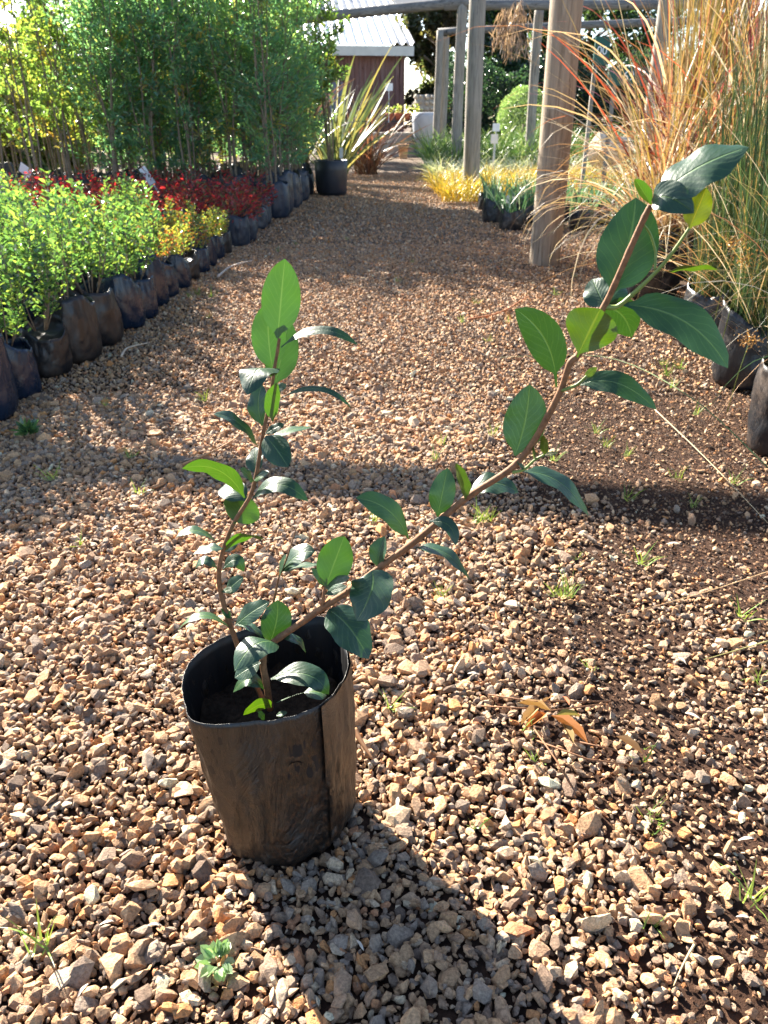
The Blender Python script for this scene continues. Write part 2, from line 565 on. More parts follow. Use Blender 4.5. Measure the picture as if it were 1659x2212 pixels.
POT_C = np.array([-0.14, 0.79])
def bed_edge(y): return -1.25 + 0.0 * y
def make_gravel():
    V, F, C = [], [], []
    base = 0
    def lay(P, size, kinds, seed, z):
        nonlocal base
        v, f, c = make_stones(P, size, kinds, seed, z)
        V.append(v); F.append(f + base); C.append(c); base += len(v)
    k_near = hulls(40, 20, 1, 0.68)
    k_mid = hulls(24, 10, 2, 0.75)
    k_far = hulls(12, 7, 3, 0.7)
    rg = np.random.default_rng(5)
    # near field: two passes so that stones pile on stones
    for s, (cell, top) in enumerate(((0.0104, 0.0), (0.0135, 0.006))):
        P = grid_points(lambda y: -0.56 * y - 0.28, lambda y: 0.56 * y + 0.28, 0.34, 2.7, cell, 20 + s)
        P = P[P[:, 0] > -1.75]
        e = earthiness(P)
        keep = rg.random(len(P)) > e * (0.76 if s == 0 else 0.95)
        d = np.linalg.norm(P - POT_C, axis=1)
        keep &= d > 0.088
        P, e, d = P[keep], e[keep], d[keep]
        size = np.exp(rg.normal(math.log(0.0059), 0.42, len(P))) * (1 - 0.30 * e)
        if s == 0: size *= np.where(rg.random(len(P)) < 0.012, 1.7, 1.0)
        size = np.clip(size, 0.0036, 0.022)
        size = np.where(d < 0.11, np.minimum(size, 0.009), size)
        z = size * rg.uniform(0.1, 0.55, len(P)) + top * rg.random(len(P)) - 0.002 * e
        lay(P, size, k_near, 30 + s, z)
    # small chips and crumbs of earth between the stones
    P = grid_points(lambda y: -0.5 * y - 0.1, lambda y: 0.56 * y + 0.2, 0.36, 3.2, 0.0098, 44)
    e = earthiness(P)
    P = P[rg.random(len(P)) < 0.15 + 0.75 * e]
    size = rg.uniform(0.0016, 0.0050, len(P))
    lay(P, size, k_far, 45, size * 0.5)
    C[-1] = C[-1] * np.array([0.42, 0.36, 0.33])
    # middle distance
    P = grid_points(lambda y: max(-0.56 * y - 0.25, -1.7), lambda y: min(0.56 * y + 0.3, 1.75), 2.7, 6.4, 0.0140, 50)
    e = earthiness(P)
    P = P[rg.random(len(P)) > e * 0.55]
    size = np.clip(np.exp(rg.normal(math.log(0.0075), 0.30, len(P))), 0.004, 0.02)
    lay(P, size, k_mid, 51, size * rg.uniform(0.1, 0.8, len(P)))
    # far along the path
    P = grid_points(lambda y: -1.5, lambda y: 2.0, 6.4, 16.0, 0.028, 60)
    size = np.clip(np.exp(rg.normal(math.log(0.0105), 0.3, len(P))), 0.006, 0.026)
    lay(P, size, k_far, 61, size * rg.uniform(0.0, 0.7, len(P)))
    V = np.concatenate(V); F = np.concatenate(F); C = np.concatenate(C)
    # stones follow the gentle swell of the ground
    V[:, 2] += swell(V[:, :2])
    me = np_mesh('gravel', V, [F], [M['gravel']], col=C, smooth=False)
    o = obj('gravel', me)
    tag(o, 'loose angular tan and grey gravel covering the nursery path', 'gravel', kind='stuff')
make_gravel()

# ---------------------------------------------------------------- foliage builders
def leaf_soup(pos, d, nrm, L, Wd, col, fold=0.25, droop=0.1):
    """many small leaves as pairs of quads folded on the midrib"""
    n = len(pos)
    d = d / (np.linalg.norm(d, axis=1, keepdims=True) + 1e-9)
    s = np.cross(d, nrm); s /= (np.linalg.norm(s, axis=1, keepdims=True) + 1e-9)
    nn = np.cross(s, d)
    L = np.broadcast_to(np.asarray(L, float), (n,))[:, None]; Wd = np.broadcast_to(np.asarray(Wd, float), (n,))[:, None]
    p = [pos,
         pos + d * L * 0.35 + s * Wd * 0.5 + nn * Wd * fold, pos + d * L * 0.75 + s * Wd * 0.40 + nn * (Wd * fold * 0.8 - L * droop * 0.4),
         pos + d * L - nn * L * droop,
         pos + d * L * 0.35 - s * Wd * 0.5 + nn * Wd * fold, pos + d * L * 0.75 - s * Wd * 0.40 + nn * (Wd * fold * 0.8 - L * droop * 0.4)]
    V = np.stack(p, 1).reshape(-1, 3)
    b = (np.arange(n) * 6)[:, None]
    F = np.concatenate([b + np.array([[0, 1, 2, 3]]), b + np.array([[0, 3, 5, 4]])])
    return V, F, np.repeat(col, 6, 0)

def unit(rg, n):
    v = rg.normal(0, 1, (n, 3))
    return v / np.linalg.norm(v, axis=1, keepdims=True)

def pick(rg, n, cols, w):
    c = np.array(cols)[rg.choice(len(cols), n, p=np.array(w) / sum(w))]
    return c * rg.uniform(0.75, 1.25, (n, 1))

def bag_mesh(name, seed, r=0.115, h=0.24, mat=None, flop=0.3, n=64, rim_var=0.035, inner=True, pinch=0.15):
    """black film grow bag: pleated wall, floppy uneven rim, visible inside and crumpled foot"""
    rg = random.Random(seed)
    ph = [rg.uniform(0, 6.28) for _ in range(8)]
    mb = MB()
    rows = 15
    sd = seed * 0.37
    def rad(a, t):
        foot = 1 - 0.09 * math.exp(-t * 14)
        k = 1 + pinch * 0.5 * math.sin(2 * a + ph[0]) * t + 0.035 * math.sin(3 * a + ph[1]) + 0.020 * math.sin(7 * a + ph[2] + 1.5 * t) * (0.2 + t) + 0.018 * t * math.sin(15 * a + ph[3] - 1.2 * t)
        bulge = 1 + 0.025 * math.sin(math.pi * min(1, t * 1.1))
        k += 0.03 * noise.noise(Vector((math.cos(a) * 2.2, math.sin(a) * 2.2, t * 2.4 + sd)))
        k -= 0.045 * (1 - abs(noise.noise(Vector((math.cos(a) * 2.6 + t, math.sin(a) * 2.6, t * 3.0 - sd))))) ** 6
        k -= 0.035 * (1 - abs(noise.noise(Vector((math.cos(a) * 5 + t * 3, math.sin(a) * 5, t * 4.0 + sd))))) ** 8
        if t > 0.68: k *= 1 - 0.10 * ((t - 0.68) / 0.32) * abs(math.sin(a + ph[7])) ** 1.5
        return r * foot * k * bulge * (1 - 0.10 * flop * t * t)
    def top(a):
        return h + rim_var * (1.1 * math.sin(a + ph[4]) + 0.8 * math.sin(2 * a + ph[5]) + 0.25 * math.sin(5 * a + ph[6]))
    def ring(t, off):
        out = []
        for k in range(n):
            a = 2 * math.pi * k / n
            q = rad(a, t) - off
            z = t * top(a) + (0.004 * math.sin(9 * a + ph[7]) if t < 0.01 else 0)
            out.append((q * math.cos(a), q * math.sin(a), max(0.0, z)))
        return out
    rings = [ring(i / (rows - 1), 0) for i in range(rows)]
    rings += [ring(t, 0.0025) for t in (0.998, 0.88, 0.76)]
    V = [p for q in rings for p in q]
    F = []
    for i in range(len(rings) - 1):
        for k in range(n):
            k2 = (k + 1) % n
            F.append((i * n + k, i * n + k2, (i + 1) * n + k2, (i + 1) * n + k))
    F.append(tuple(range(n))[::-1])
    F.append(tuple((len(rings) - 1) * n + k for k in range(n)))
    mb.add(V, F)
    return mb.mesh(name, [mat or M['bag'], M['soil']], True)

def box_shrub(seed, cols, w, hgt=0.40, spread=0.13, nst=7, leafL=0.020, per=46):
    rg = np.random.default_rng(seed)
    st = MB()
    pos, dr, nr = [], [], []
    for k in range(nst):
        a = rg.uniform(0, 6.28); r0 = 0.03; r1 = rg.uniform(0.2, 1.0) * spread
        H = hgt * rg.uniform(0.62, 1.18)
        b = np.array([r0 * math.cos(a), r0 * math.sin(a), 0.20])
        e = np.array([r1 * math.cos(a), r1 * math.sin(a), 0.20 + H])
        pts = [b + (e - b) * t + np.array([0, 0, 0.0]) + np.array([math.cos(a), math.sin(a), 0]) * 0.03 * math.sin(math.pi * t) for t in np.linspace(0, 1, 6)]
        st.tube([Vector(p) for p in pts], [0.003, 0.0028, 0.0024, 0.002, 0.0015, 0.001], 5)
        for j in range(per):
            t = 0.16 + 0.86 * (j + rg.random()) / per
            c = b + (e - b) * min(t, 1.0) + np.array([math.cos(a), math.sin(a), 0]) * 0.03 * math.sin(math.pi * min(t, 1))
            br = rg.uniform(0.0, 0.055) * (1.15 - t * 0.8)
            aa = rg.uniform(0, 6.28)
            o = np.array([math.cos(aa), math.sin(aa), rg.uniform(-0.1, 0.5)])
            pos.append(c + o * br)
            dr.append(o + np.array([0, 0, rg.uniform(0.3, 1.1)]))
            nr.append(np.array([-o[0] * 0.5, -o[1] * 0.5, 1.0]) + rg.normal(0, 0.45, 3))
    pos, dr, nr = map(np.array, (pos, dr, nr))
    n = len(pos)
    L = leafL * rg.uniform(0.7, 1.25, n)
    V, F, C = leaf_soup(pos, dr, nr, L, L * 0.74, pick(rg, n, cols, w))
    fol = np_mesh('foliage', V, [F], [M['leaf']], col=C)
    return st.mesh('stems', [M['grey_bark']], True), fol

def make_plant(name, label, cat, group, bag, stems, fol, loc=(0, 0, 0)):
    root = empty(name, loc)
    tag(root, label, cat, group)
    if bag is not None: obj('grow_bag', bag, root)
    if stems is not None: obj('stems', stems, root)
    if fol is not None: obj('foliage', fol, root)
    return root

# ---------------------------------------------------------------- potted plant in the middle
POTTED = empty('potted_plant', (-0.14, 0.79, 0))
tag(POTTED, 'young broad-leaved shrub with two long stems in black plastic bag standing alone on gravel', 'potted plant')
def local(p): return Vector(p) - Vector((-0.14, 0.79, 0))

RIM = [(393, 1480, 0), (400, 1450, 0), (412, 1428, 0), (450, 1395, .004), (500, 1370, .004), (560, 1352, .002), (620, 1340, 0), (690, 1331, 0), (718, 1336, 0), (738, 1385, 0),
       (752, 1432, -.002), (744, 1462, -.010), (725, 1490, -.004), (697, 1519, .004), (640, 1545, 0), (585, 1556, 0), (530, 1561, 0), (450, 1564, 0), (412, 1554, 0), (397, 1520, 0)]
def mat_main_bag(dusty=(0.020, 0.0145, 0.0105), name='main_bag_film'):
    """thin black film with a brown dust coat, rubbed streaks and a patch of damp earth low on the front"""
    t = NT(name)
    p = t.coord()
    streak = t.noise(11, 6, 0.7, t.mapping(p, (1, 1, 0.5), (0.3, 0.2, 0)), 1.5)
    fine = t.noise(130, 5, 0.7, p)
    d = t.n('ShaderNodeVectorMath', operation='DISTANCE')
    t.put(d.inputs[0], t.mapping(p, (1.25, 0.6, 0.75)))
    d.inputs[1].default_value = (0.065, -0.055, 0.075)
    patch = t.ramp(t.math('ADD', d.outputs['Value'], t.math('MULTIPLY', t.math('SUBTRACT', streak, 0.5), 0.14)), [(0.060, 1.0), (0.125, 0.0)])
    dust = t.ramp(t.math('ADD', t.math('MULTIPLY', streak, 0.8), t.math('MULTIPLY', fine, 0.25)), [(0.34, 0.12), (0.50, 0.62), (0.70, 1.0)])
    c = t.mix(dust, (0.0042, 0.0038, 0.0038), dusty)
    earth = t.mix(t.ramp(fine, [(0.48, 0.0), (0.66, 1.0)]), (0.0028, 0.0022, 0.0022), (0.055, 0.024, 0.010))
    c = t.mix(patch, c, earth)
    w1 = t.noise(20, 6, 0.65, t.mapping(p, (1, 1, 0.35), (0.0, 0.25, 0)), 2.2)
    h = t.math('ADD', w1, t.math('MULTIPLY', fine, 0.06))
    return t.end(t.pbr(c, t.ramp(dust, [(0, 0.26), (1, 0.48)]), 0.6, normal=t.bump(h, 0.010, 0.9)))

def make_main_bag():
    n, rows = 160, 34
    c = np.array([-0.155, 0.81])
    ang, rr, zz = [], [], []
    for u, v, dz in RIM:
        p = gnd(u, v, 0.25 + dz)
        ang.append(math.atan2(p.y - c[1], p.x - c[0])); rr.append(math.hypot(p.x - c[0], p.y - c[1])); zz.append(0.25 + dz)
    o = np.argsort(ang)
    ang = np.array(ang)[o]; rr = np.array(rr)[o]; zz = np.array(zz)[o]
    A = np.linspace(-math.pi, math.pi, n, endpoint=False)
    ax = np.r_[ang - 2 * math.pi, ang, ang + 2 * math.pi]
    Rr = np.interp(A, ax, np.tile(rr, 3)); Zr = np.interp(A, ax, np.tile(zz, 3))
    bc = np.array([-0.139, 0.790])
    Rb = 0.0935 * (1 + 0.03 * np.sin(3 * A + 1) + 0.02 * np.sin(8 * A))
    mb = MB()
    rings = []
    for i in range(rows):
        t = i / (rows - 1)
        k = t
        x = (bc[0] + Rb * np.cos(A)) * (1 - k) + (c[0] + Rr * np.cos(A)) * k
        y = (bc[1] + Rb * np.sin(A)) * (1 - k) + (c[1] + Rr * np.sin(A)) * k
        cx = bc * (1 - k) + c * k
        f = 1 + 0.015 * math.sin(math.pi * t) - 0.07 * math.exp(-t * 30)
        z = Zr * t
        pts = []
        for j in range(n):
            px, py, pz = x[j], y[j], z[j]
            w = 0.0042 * noise.noise(Vector((math.cos(A[j]) * 3.2, math.sin(A[j]) * 3.2, t * 2.6))) + 0.0030 * noise.noise(Vector((math.cos(A[j]) * 8 + 5, math.sin(A[j]) * 8, t * 5 - 2.0 * A[j])))
            w += 0.0022 * noise.noise(Vector((math.cos(A[j]) * 16, math.sin(A[j]) * 16 + 9, t * 16 + A[j] * 3)))
            # long crease lines of the folded film
            for a0, amp, wd in ((-1.62, 0.0035, 0.03), (-1.80, 0.002, 0.02), (-1.28, 0.002, 0.03), (-2.5, 0.004, 0.10), (-0.35, 0.004, 0.08)):
                dd = (A[j] - a0 - 0.12 * (t - 0.5) + math.pi) % (2 * math.pi) - math.pi
                w -= amp * math.exp(-(dd / wd) ** 2) * (0.35 + 0.65 * t)
            w *= 1 - 0.65 * t ** 5
            if t < 0.18: w += (0.18 - t) * 0.05 * noise.noise(Vector((A[j] * 5, t * 30, 2)))
            dx, dy = px - cx[0], py - cx[1]
            q = f + w / 0.1
            pts.append((cx[0] + dx * q, cx[1] + dy * q, max(0.001, pz + (0.0015 * noise.noise(Vector((A[j] * 4, 0, 7))) if t > 0.95 else 0))))
        rings.append(pts)
    inner = []
    for i in (rows - 1, rows - 3, rows - 6, rows - 10, rows - 15):
        t = i / (rows - 1)
        k = t; cx = bc * (1 - k) + c * k
        inner.append([(cx[0] + (p[0] - cx[0]) * 0.995, cx[1] + (p[1] - cx[1]) * 0.995, p[2] - (0.0 if i == rows - 1 else 0.0)) for p in rings[i]])
    allr = rings + inner
    V = [local(p) for q in allr for p in q]
    F, mi = [], []
    for i in range(len(allr) - 1):
        for k in range(n):
            k2 = (k + 1) % n
            F.append((i * n + k, i * n + k2, (i + 1) * n + k2, (i + 1) * n + k))
    F.append(tuple(range(n))[::-1])
    mb.add(V, F)
    for i in range(len(mb.f)): mb.m[i] = 1 if rows * n <= i < len(mb.f) - 1 else 0
    body = mb.obj('grow_bag', [mat_main_bag(), mat_simple('bag_inside', (0.006, 0.006, 0.007), 0.5, 0.4, 0.2, 20, 0.001)], POTTED, True)
    # the spare film folded over on one side: a second, lighter brown layer standing a few millimetres proud
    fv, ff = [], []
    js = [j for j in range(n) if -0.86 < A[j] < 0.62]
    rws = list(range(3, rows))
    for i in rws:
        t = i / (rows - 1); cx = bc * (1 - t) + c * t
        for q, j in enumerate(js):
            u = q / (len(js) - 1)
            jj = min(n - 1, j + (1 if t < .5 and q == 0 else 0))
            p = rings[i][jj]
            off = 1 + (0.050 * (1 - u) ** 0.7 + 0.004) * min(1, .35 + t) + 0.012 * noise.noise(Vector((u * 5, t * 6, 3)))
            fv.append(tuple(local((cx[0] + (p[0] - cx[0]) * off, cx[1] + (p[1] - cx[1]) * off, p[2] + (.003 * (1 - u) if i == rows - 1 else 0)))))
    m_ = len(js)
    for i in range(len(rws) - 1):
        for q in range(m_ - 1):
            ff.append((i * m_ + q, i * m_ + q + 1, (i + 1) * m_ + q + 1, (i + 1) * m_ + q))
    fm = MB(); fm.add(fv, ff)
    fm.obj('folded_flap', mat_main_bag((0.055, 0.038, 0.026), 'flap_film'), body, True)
    # soil inside
    m2 = 26
    sv, sf = [], []
    bcz = 0.175
    for i in range(m2):
        for j in range(m2):
            x = (i / (m2 - 1) * 2 - 1); y = (j / (m2 - 1) * 2 - 1)
            r = max(abs(x), abs(y)); h_ = math.hypot(x, y) or 1
            x, y = x * r / h_, y * r / h_
            z = bcz + 0.014 * noise.noise(Vector((x * 2.5, y * 2.5, 1))) + 0.007 * noise.noise(Vector((x * 9, y * 9, 4)))
            sv.append((x * 0.1, y * 0.1, z))
    for i in range(m2 - 1):
        for j in range(m2 - 1):
            a = i * m2 + j
            sf.append((a, a + m2, a + m2 + 1, a + 1))
    me = bpy.data.meshes.new('soil'); me.from_pydata(sv, [], sf); me.materials.append(M['soil'])
    for p in me.polygons: p.use_smooth = True
    obj('soil', me, POTTED, (-0.008, 0.012, 0))
make_main_bag()

K = {0: (1, 0, 0), 1: (.2941, 325.3, 515), 2: (.4248, 325.3, 1057.1), 3: (.3921, 677.6, 596.3), 4: (.3627, 1057.1, 271)}
def kp(k, x, y, Y):
    s, a, b = K[k]
    return at(a + s * x, b + s * y, Y)

def smooth_path(P, n=5):
    P = [Vector(p) for p in P]
    out = []
    for i in range(len(P) - 1):
        p0, p1, p2, p3 = P[max(i - 1, 0)], P[i], P[i + 1], P[min(i + 2, len(P) - 1)]
        for j in range(n):
            t = j / n
            out.append(0.5 * ((2 * p1) + (p2 - p0) * t + (2 * p0 - 5 * p1 + 4 * p2 - p3) * t * t + (3 * p1 - p0 - 3 * p2 + p3) * t ** 3))
    out.append(P[-1])
    return out

def stem(name, pts, r0, r1, mat, parent, nodes=True):
    P = smooth_path(pts)
    n = len(P)
    rad = []
    for i in range(n):
        t = i / (n - 1)
        r = r0 + (r1 - r0) * t
        if nodes: r *= 1 + 0.12 * max(0, math.sin(i * 1.27)) ** 6 + 0.05 * noise.noise(Vector((i * 0.6, r0 * 900, 0)))
        rad.append(r)
    mb = MB()
    mb.tube([local(p) for p in P], rad, 10)
    return mb.obj(name, mat, parent, True)

# the main trunk with the long arching branch, then the upright stem, then the two short shoots
trunk = stem('stem', [kp(2, 607, 1120, .80), kp(2, 592, 1000, .80), kp(2, 572, 890, .80), kp(2, 585, 820, .80), kp(2, 640, 765, .80), kp(2, 760, 682, .80), kp(2, 900, 585, .795), kp(2, 1010, 515, .79),
              kp(2, 1150, 408, .785), kp(2, 1300, 298, .78), kp(3, 650, 1385, .77), kp(3, 845, 1220, .765), kp(3, 1080, 1065, .755), kp(3, 1200, 930, .75), kp(3, 1290, 770, .745), kp(3, 1365, 620, .74),
              kp(4, 480, 1415, .735), kp(4, 530, 1365, .735), kp(4, 600, 1220, .73), kp(4, 685, 1075, .725), kp(4, 745, 950, .72), kp(4, 830, 755, .715), kp(4, 925, 545, .71), kp(4, 962, 475, .708)], .0046, .0027, M['bark'], POTTED)
upright = stem('stem', [kp(2, 575, 1080, .81), kp(2, 520, 960, .82), kp(2, 460, 840, .825), kp(2, 425, 745, .825), kp(2, 400, 680, .825), kp(2, 372, 585, .825), kp(2, 350, 490, .825), kp(2, 350, 395, .825), kp(2, 372, 300, .825),
                kp(2, 400, 225, .825), kp(2, 432, 155, .825), kp(1, 690, 1965, .825), kp(1, 735, 1885, .825), kp(1, 772, 1760, .825), kp(1, 800, 1600, .825), kp(1, 818, 1480, .825), kp(1, 845, 1345, .825), kp(1, 882, 1150, .825), kp(1, 908, 965, .825), kp(1, 932, 830, .825), kp(1, 945, 735, .825)], .0036, .0017, M['bark'], POTTED)
shoot = stem('stem', [kp(2, 580, 860, .81), kp(2, 600, 680, .84), kp(2, 628, 560, .85), kp(2, 655, 440, .85), kp(2, 690, 360, .85), kp(2, 742, 195, .85)], .0022, .0007, M['bark'], POTTED)
spur = stem('stem', [kp(2, 872, 605, .795), kp(2, 880, 540, .795), kp(2, 888, 490, .795)], .0024, .0018, M['bark'], POTTED)
side_a = stem('stem', [kp(4, 690, 1080, .725), kp(4, 765, 1078, .722), kp(4, 860, 1000, .715), kp(4, 980, 885, .71), kp(4, 1085, 765, .705), kp(4, 1190, 612, .70)], .0026, .0012, M['green_stem'], POTTED)
side_b = stem('stem', [kp(3, 1095, 1082, .752), kp(3, 1160, 1065, .75), kp(3, 1215, 1015, .748), kp(3, 1270, 985, .746)], .0018, .0012, M['green_stem'], POTTED)
side_c = stem('stem', [kp(3, 1365, 630, .738), kp(4, 520, 1545, .735), kp(4, 580, 1490, .732)], .0020, .0012, M['green_stem'], POTTED)
side_d = stem('stem', [kp(4, 985, 860, .71), kp(4, 990, 760, .715), kp(4, 960, 650, .715), kp(4, 915, 585, .71)], .0012, .0009, M['green_stem'], POTTED)

def leaf(k, base, tip, Y, w, mode='T', via=None, dY=0.0, par=None, cup=0.12, tint=(1, 1, 1), glow=None, flat=False, gl=False, full=None, viaY=None, vmax=0.5, petiole=0.06):
    """one broad leaf. k: table of photo points; w: apparent width there; mode T shows its upper side, U its underside"""
    sc = K[k][0]
    B, T = kp(k, *base, Y), kp(k, *tip, Y + dY)
    if via is None:
        via = ((base[0] + tip[0]) / 2, (base[1] + tip[1]) / 2)
        lift = 0.06
    else: lift = 0
    mid = kp(k, *via, Y + dY * 0.5 if viaY is None else Y + viaY)
    Cc = mid * 2 - (B + T) * 0.5
    L = (mid - B).length + (T - mid).length
    real = w * sc / 1661.0 * (B.length and ((mid - Vector((0, 0, CAM_H))).length))
    want = full if full else 0.46 * L
    if mode == 'T' and not flat: want = max(want, real * 1.22)
    if flat: want = real
    view = (Vector((0, 0, CAM_H)) - mid).normalized()
    ax = (T - B).normalized()
    s0 = ax.cross(view).normalized()
    v2 = s0.cross(ax).normalized()            # towards the camera, square to the axis
    th = 0.0 if real >= want else math.acos(max(0.12, real / want))
    half = max(real, want) / 2
    best = None
    if gl:                                     # blades that lie flat enough to throw the low sun back
        Hh = (view + SUN).normalized()
        cand = []
        for i_ in range(-13, 14):
            a = R(i_ * 5)
            n_ = (s0 * math.cos(a) + v2 * math.sin(a)).cross(ax)
            if n_.dot(view) < 0: n_ = -n_
            cand.append((n_.dot(Hh), a))
        th = max(cand)[1] * 0.86
        half = min(real / max(.35, math.cos(th)), 0.62 * L) / 2
        s_ = s0 * math.cos(th) + v2 * math.sin(th)
        n_ = s_.cross(ax)
        if n_.dot(view) < 0: n_ = -n_
        best = (9, s_, n_)
    for sg in (1, -1):
        if gl: break
        s = s0 * math.cos(th) + v2 * math.sin(th) * sg
        n = s.cross(ax)
        if n.dot(view) < 0: n = -n
        score = n.z if mode == 'T' else -n.z
        if best is None or score > best[0]: best = (score, s, n)
    s, n = best[1], best[2]
    up = n if mode == 'T' else -n             # the upper face of the blade
    s = ax.cross(up).normalized()
    NV, NU = 14, 8
    verts, uvs = [], []
    rg = random.Random(int(base[0] * 7 + tip[1] * 13 + k))
    wv, pv = rg.uniform(-1, 1), rg.uniform(0, 6.28)
    wav = rg.uniform(0.02, 0.06) * half * 2
    for i in range(NV + 1):
        t = i / NV
        p = B * (1 - t) ** 2 + Cc * 2 * t * (1 - t) + T * t * t
        if lift: p = p + up * (L * lift * math.sin(math.pi * t)) * (1 if mode == 'T' else 0.4)
        tt = max(0.0, (t - petiole) / (1 - petiole))
        e = (math.sin(math.pi * tt ** (0.86 if vmax <= 0.5 else 1.25)) ** 0.60) if 0 < tt < 1 else 0.0
        e = e * (1 - 0.12 * max(0, tt - 0.80) / 0.20)
        hw = max(half * e, 0.0011 if t < 0.15 else 0.0002)
        # keep the blade square to its own curve
        tg = ((Cc - B) * (1 - t) + (T - Cc) * t).normalized()
        uu = (up - tg * up.dot(tg)).normalized()
        ss = tg.cross(uu).normalized()
        for j in range(NU + 1):
            x = j / NU * 2 - 1
            z = cup * abs(x) ** 1.4 * hw - 0.10 * hw * (abs(x) ** 3) + wav * math.sin(4.5 * t * math.pi + pv + (1.6 if x > 0 else 0)) * abs(x) ** 2 * min(1, e * 1.5)
            edge = 1 + 0.015 * math.sin(t * 95 + j) if abs(x) == 1 else 1
            verts.append(local(p + ss * x * hw * edge + uu * z))
            uvs.append((x / 2 + 0.5, t))
    fs = []
    for i in range(NV):
        for j in range(NU):
            a = i * (NU + 1) + j
            fs.append((a, a + 1, a + NU + 2, a + NU + 1))
    ti = np.array(tint) * np.array([rg.uniform(0.9, 1.1)] * 3)
    if glow is None: glow = 0.27 if mode == 'U' else 0.12
    me = np_mesh('leaf', np.array([v[:] for v in verts]), [np.array(fs)], [M['broad_leaf']], col=np.tile(np.r_[ti, glow], (len(verts), 1)), smooth=True, uv=np.array(uvs))
    # make sure the geometric front is the upper face
    me.polygons[0].normal
    c = me.polygons[len(me.polygons) // 2]
    if c.normal.dot(up) < 0: me.flip_normals()
    return obj('leaf', me, par)

YG = (1.35, 1.25, 0.75)      # yellowish young leaf
OL = (1.5, 1.15, 0.55)
def plant_leaves():
    a = upright
    Y = .825
    leaf(1, (932, 735), (985, 150), Y - .004, 278, 'U', par=a, cup=.15, dY=.01)
    leaf(1, (900, 970), (868, 470), Y + .006, 245, 'U', par=a, cup=.15, via=(866, 720), dY=.02)
    leaf(1, (912, 1075), (1010, 590), Y + .02, 235, 'U', par=a, via=(965, 840), dY=.04, tint=(.95, 1, .9))
    leaf(1, (958, 800), (1525, 785), Y - .004, 62, 'T', gl=True, via=(1240, 672), par=a, dY=-.02, full=.03)
    leaf(1, (882, 1010), (712, 1150), Y - .006, 335, 'T', gl=True, par=a, via=(790, 960), dY=-.055, cup=.0, full=.05, petiole=.02)
    leaf(1, (822, 1375), (820, 1075), Y + .008, 150, 'T', par=a, via=(790, 1215), dY=.02, full=.026)
    leaf(1, (898, 1345), (925, 1060), Y - .006, 112, 'U', par=a, tint=YG, cup=.5)
    leaf(1, (965, 1168), (1472, 1242), Y - .004, 42, 'T', gl=True, via=(1240, 1105), par=a, dY=-.02, full=.028)
    leaf(1, (905, 1120), (1000, 1075), Y + .02, 60, 'T', par=a)
    leaf(1, (840, 1440), (985, 1362), Y, 62, 'T', par=a)
    leaf(1, (792, 1535), (462, 1290), Y - .004, 72, 'T', via=(650, 1355), par=a, dY=-.02, full=.026)
    leaf(1, (880, 1470), (1185, 1388), Y + .02, 46, 'T', via=(1040, 1405), par=a, full=.02, tint=YG, dY=.03)
    leaf(1, (845, 1450), (1010, 1680), Y - .006, 218, 'T', gl=True, par=a, via=(920, 1545), dY=-.035, petiole=.02, cup=-.1)
    leaf(1, (772, 1730), (768, 1535), Y + .012, 200, 'T', gl=True, par=a, dY=.03)
    leaf(1, (758, 1785), (655, 1692), Y - .004, 64, 'T', gl=True, par=a, dY=-.01)
    leaf(1, (760, 1778), (870, 1716), Y - .004, 50, 'T', par=a, tint=YG, dY=-.01)
    leaf(1, (690, 1905), (232, 1690), Y - .004, 120, 'U', via=(500, 1705), par=a, dY=-.02, tint=(1.25, 1.15, .6), full=.028)
    leaf(1, (700, 1930), (500, 1850), Y + .012, 225, 'T', gl=True, par=a, via=(600, 1850), dY=.03)
    leaf(1, (740, 1925), (1158, 1932), Y - .004, 118, 'T', gl=True, via=(930, 1805), par=a, dY=-.02, full=.028)
    leaf(1, (615, 2095), (722, 1895), Y - .005, 285, 'U', par=a, tint=(1.3, 1.15, .6), dY=.035, cup=.35, vmax=.6)
    leaf(2, (336, 270), (132, 240), Y - .003, 40, 'T', via=(235, 208), par=a, full=.022, tint=YG, dY=-.015)
    leaf(2, (382, 310), (578, 255), Y - .003, 38, 'U', via=(470, 242), par=a, full=.022, tint=YG, dY=-.02)
    leaf(2, (376, 318), (448, 240), Y + .008, 62, 'T', par=a, dY=.01)
    leaf(2, (372, 302), (216, 330), Y - .003, 40, 'T', via=(300, 298), par=a, full=.02, dY=-.01)
    leaf(2, (340, 405), (228, 402), Y, 44, 'T', via=(275, 360), par=a)
    leaf(2, (368, 405), (474, 418), Y, 66, 'T', via=(430, 360), par=a)
    leaf(2, (384, 525), (472, 445), Y, 68, 'T', par=a)
    leaf(2, (362, 520), (432, 508), Y - .004, 32, 'T', par=a, tint=YG)
    leaf(2, (408, 655), (360, 605), Y - .002, 36, 'T', par=a, tint=YG)
    leaf(2, (414, 712), (134, 722), Y - .003, 36, 'T', via=(265, 640), par=a, full=.022, tint=YG, dY=-.015)
    leaf(2, (430, 692), (604, 572), Y, 92, 'T', par=a, full=.028)
    leaf(2, (440, 688), (570, 755), Y - .003, 38, 'T', via=(510, 700), par=a, full=.02, dY=-.015)
    b = trunk
    leaf(2, (600, 795), (645, 563), .81, 152, 'T', par=b, via=(640, 670), dY=.01, flat=True)
    leaf(2, (645, 785), (428, 925), .79, 190, 'T', gl=True, par=b, via=(530, 790), dY=-.05, cup=-.05, petiole=.02)
    leaf(2, (560, 880), (428, 958), .79, 88, 'T', par=b, dY=-.01)
    leaf(2, (660, 760), (790, 832), .80, 40, 'T', via=(745, 765), par=b, full=.02)
    leaf(2, (575, 1015), (420, 1032), .795, 68, 'T', gl=True, via=(500, 965), par=b, tint=(1.3, 1.2, .9))
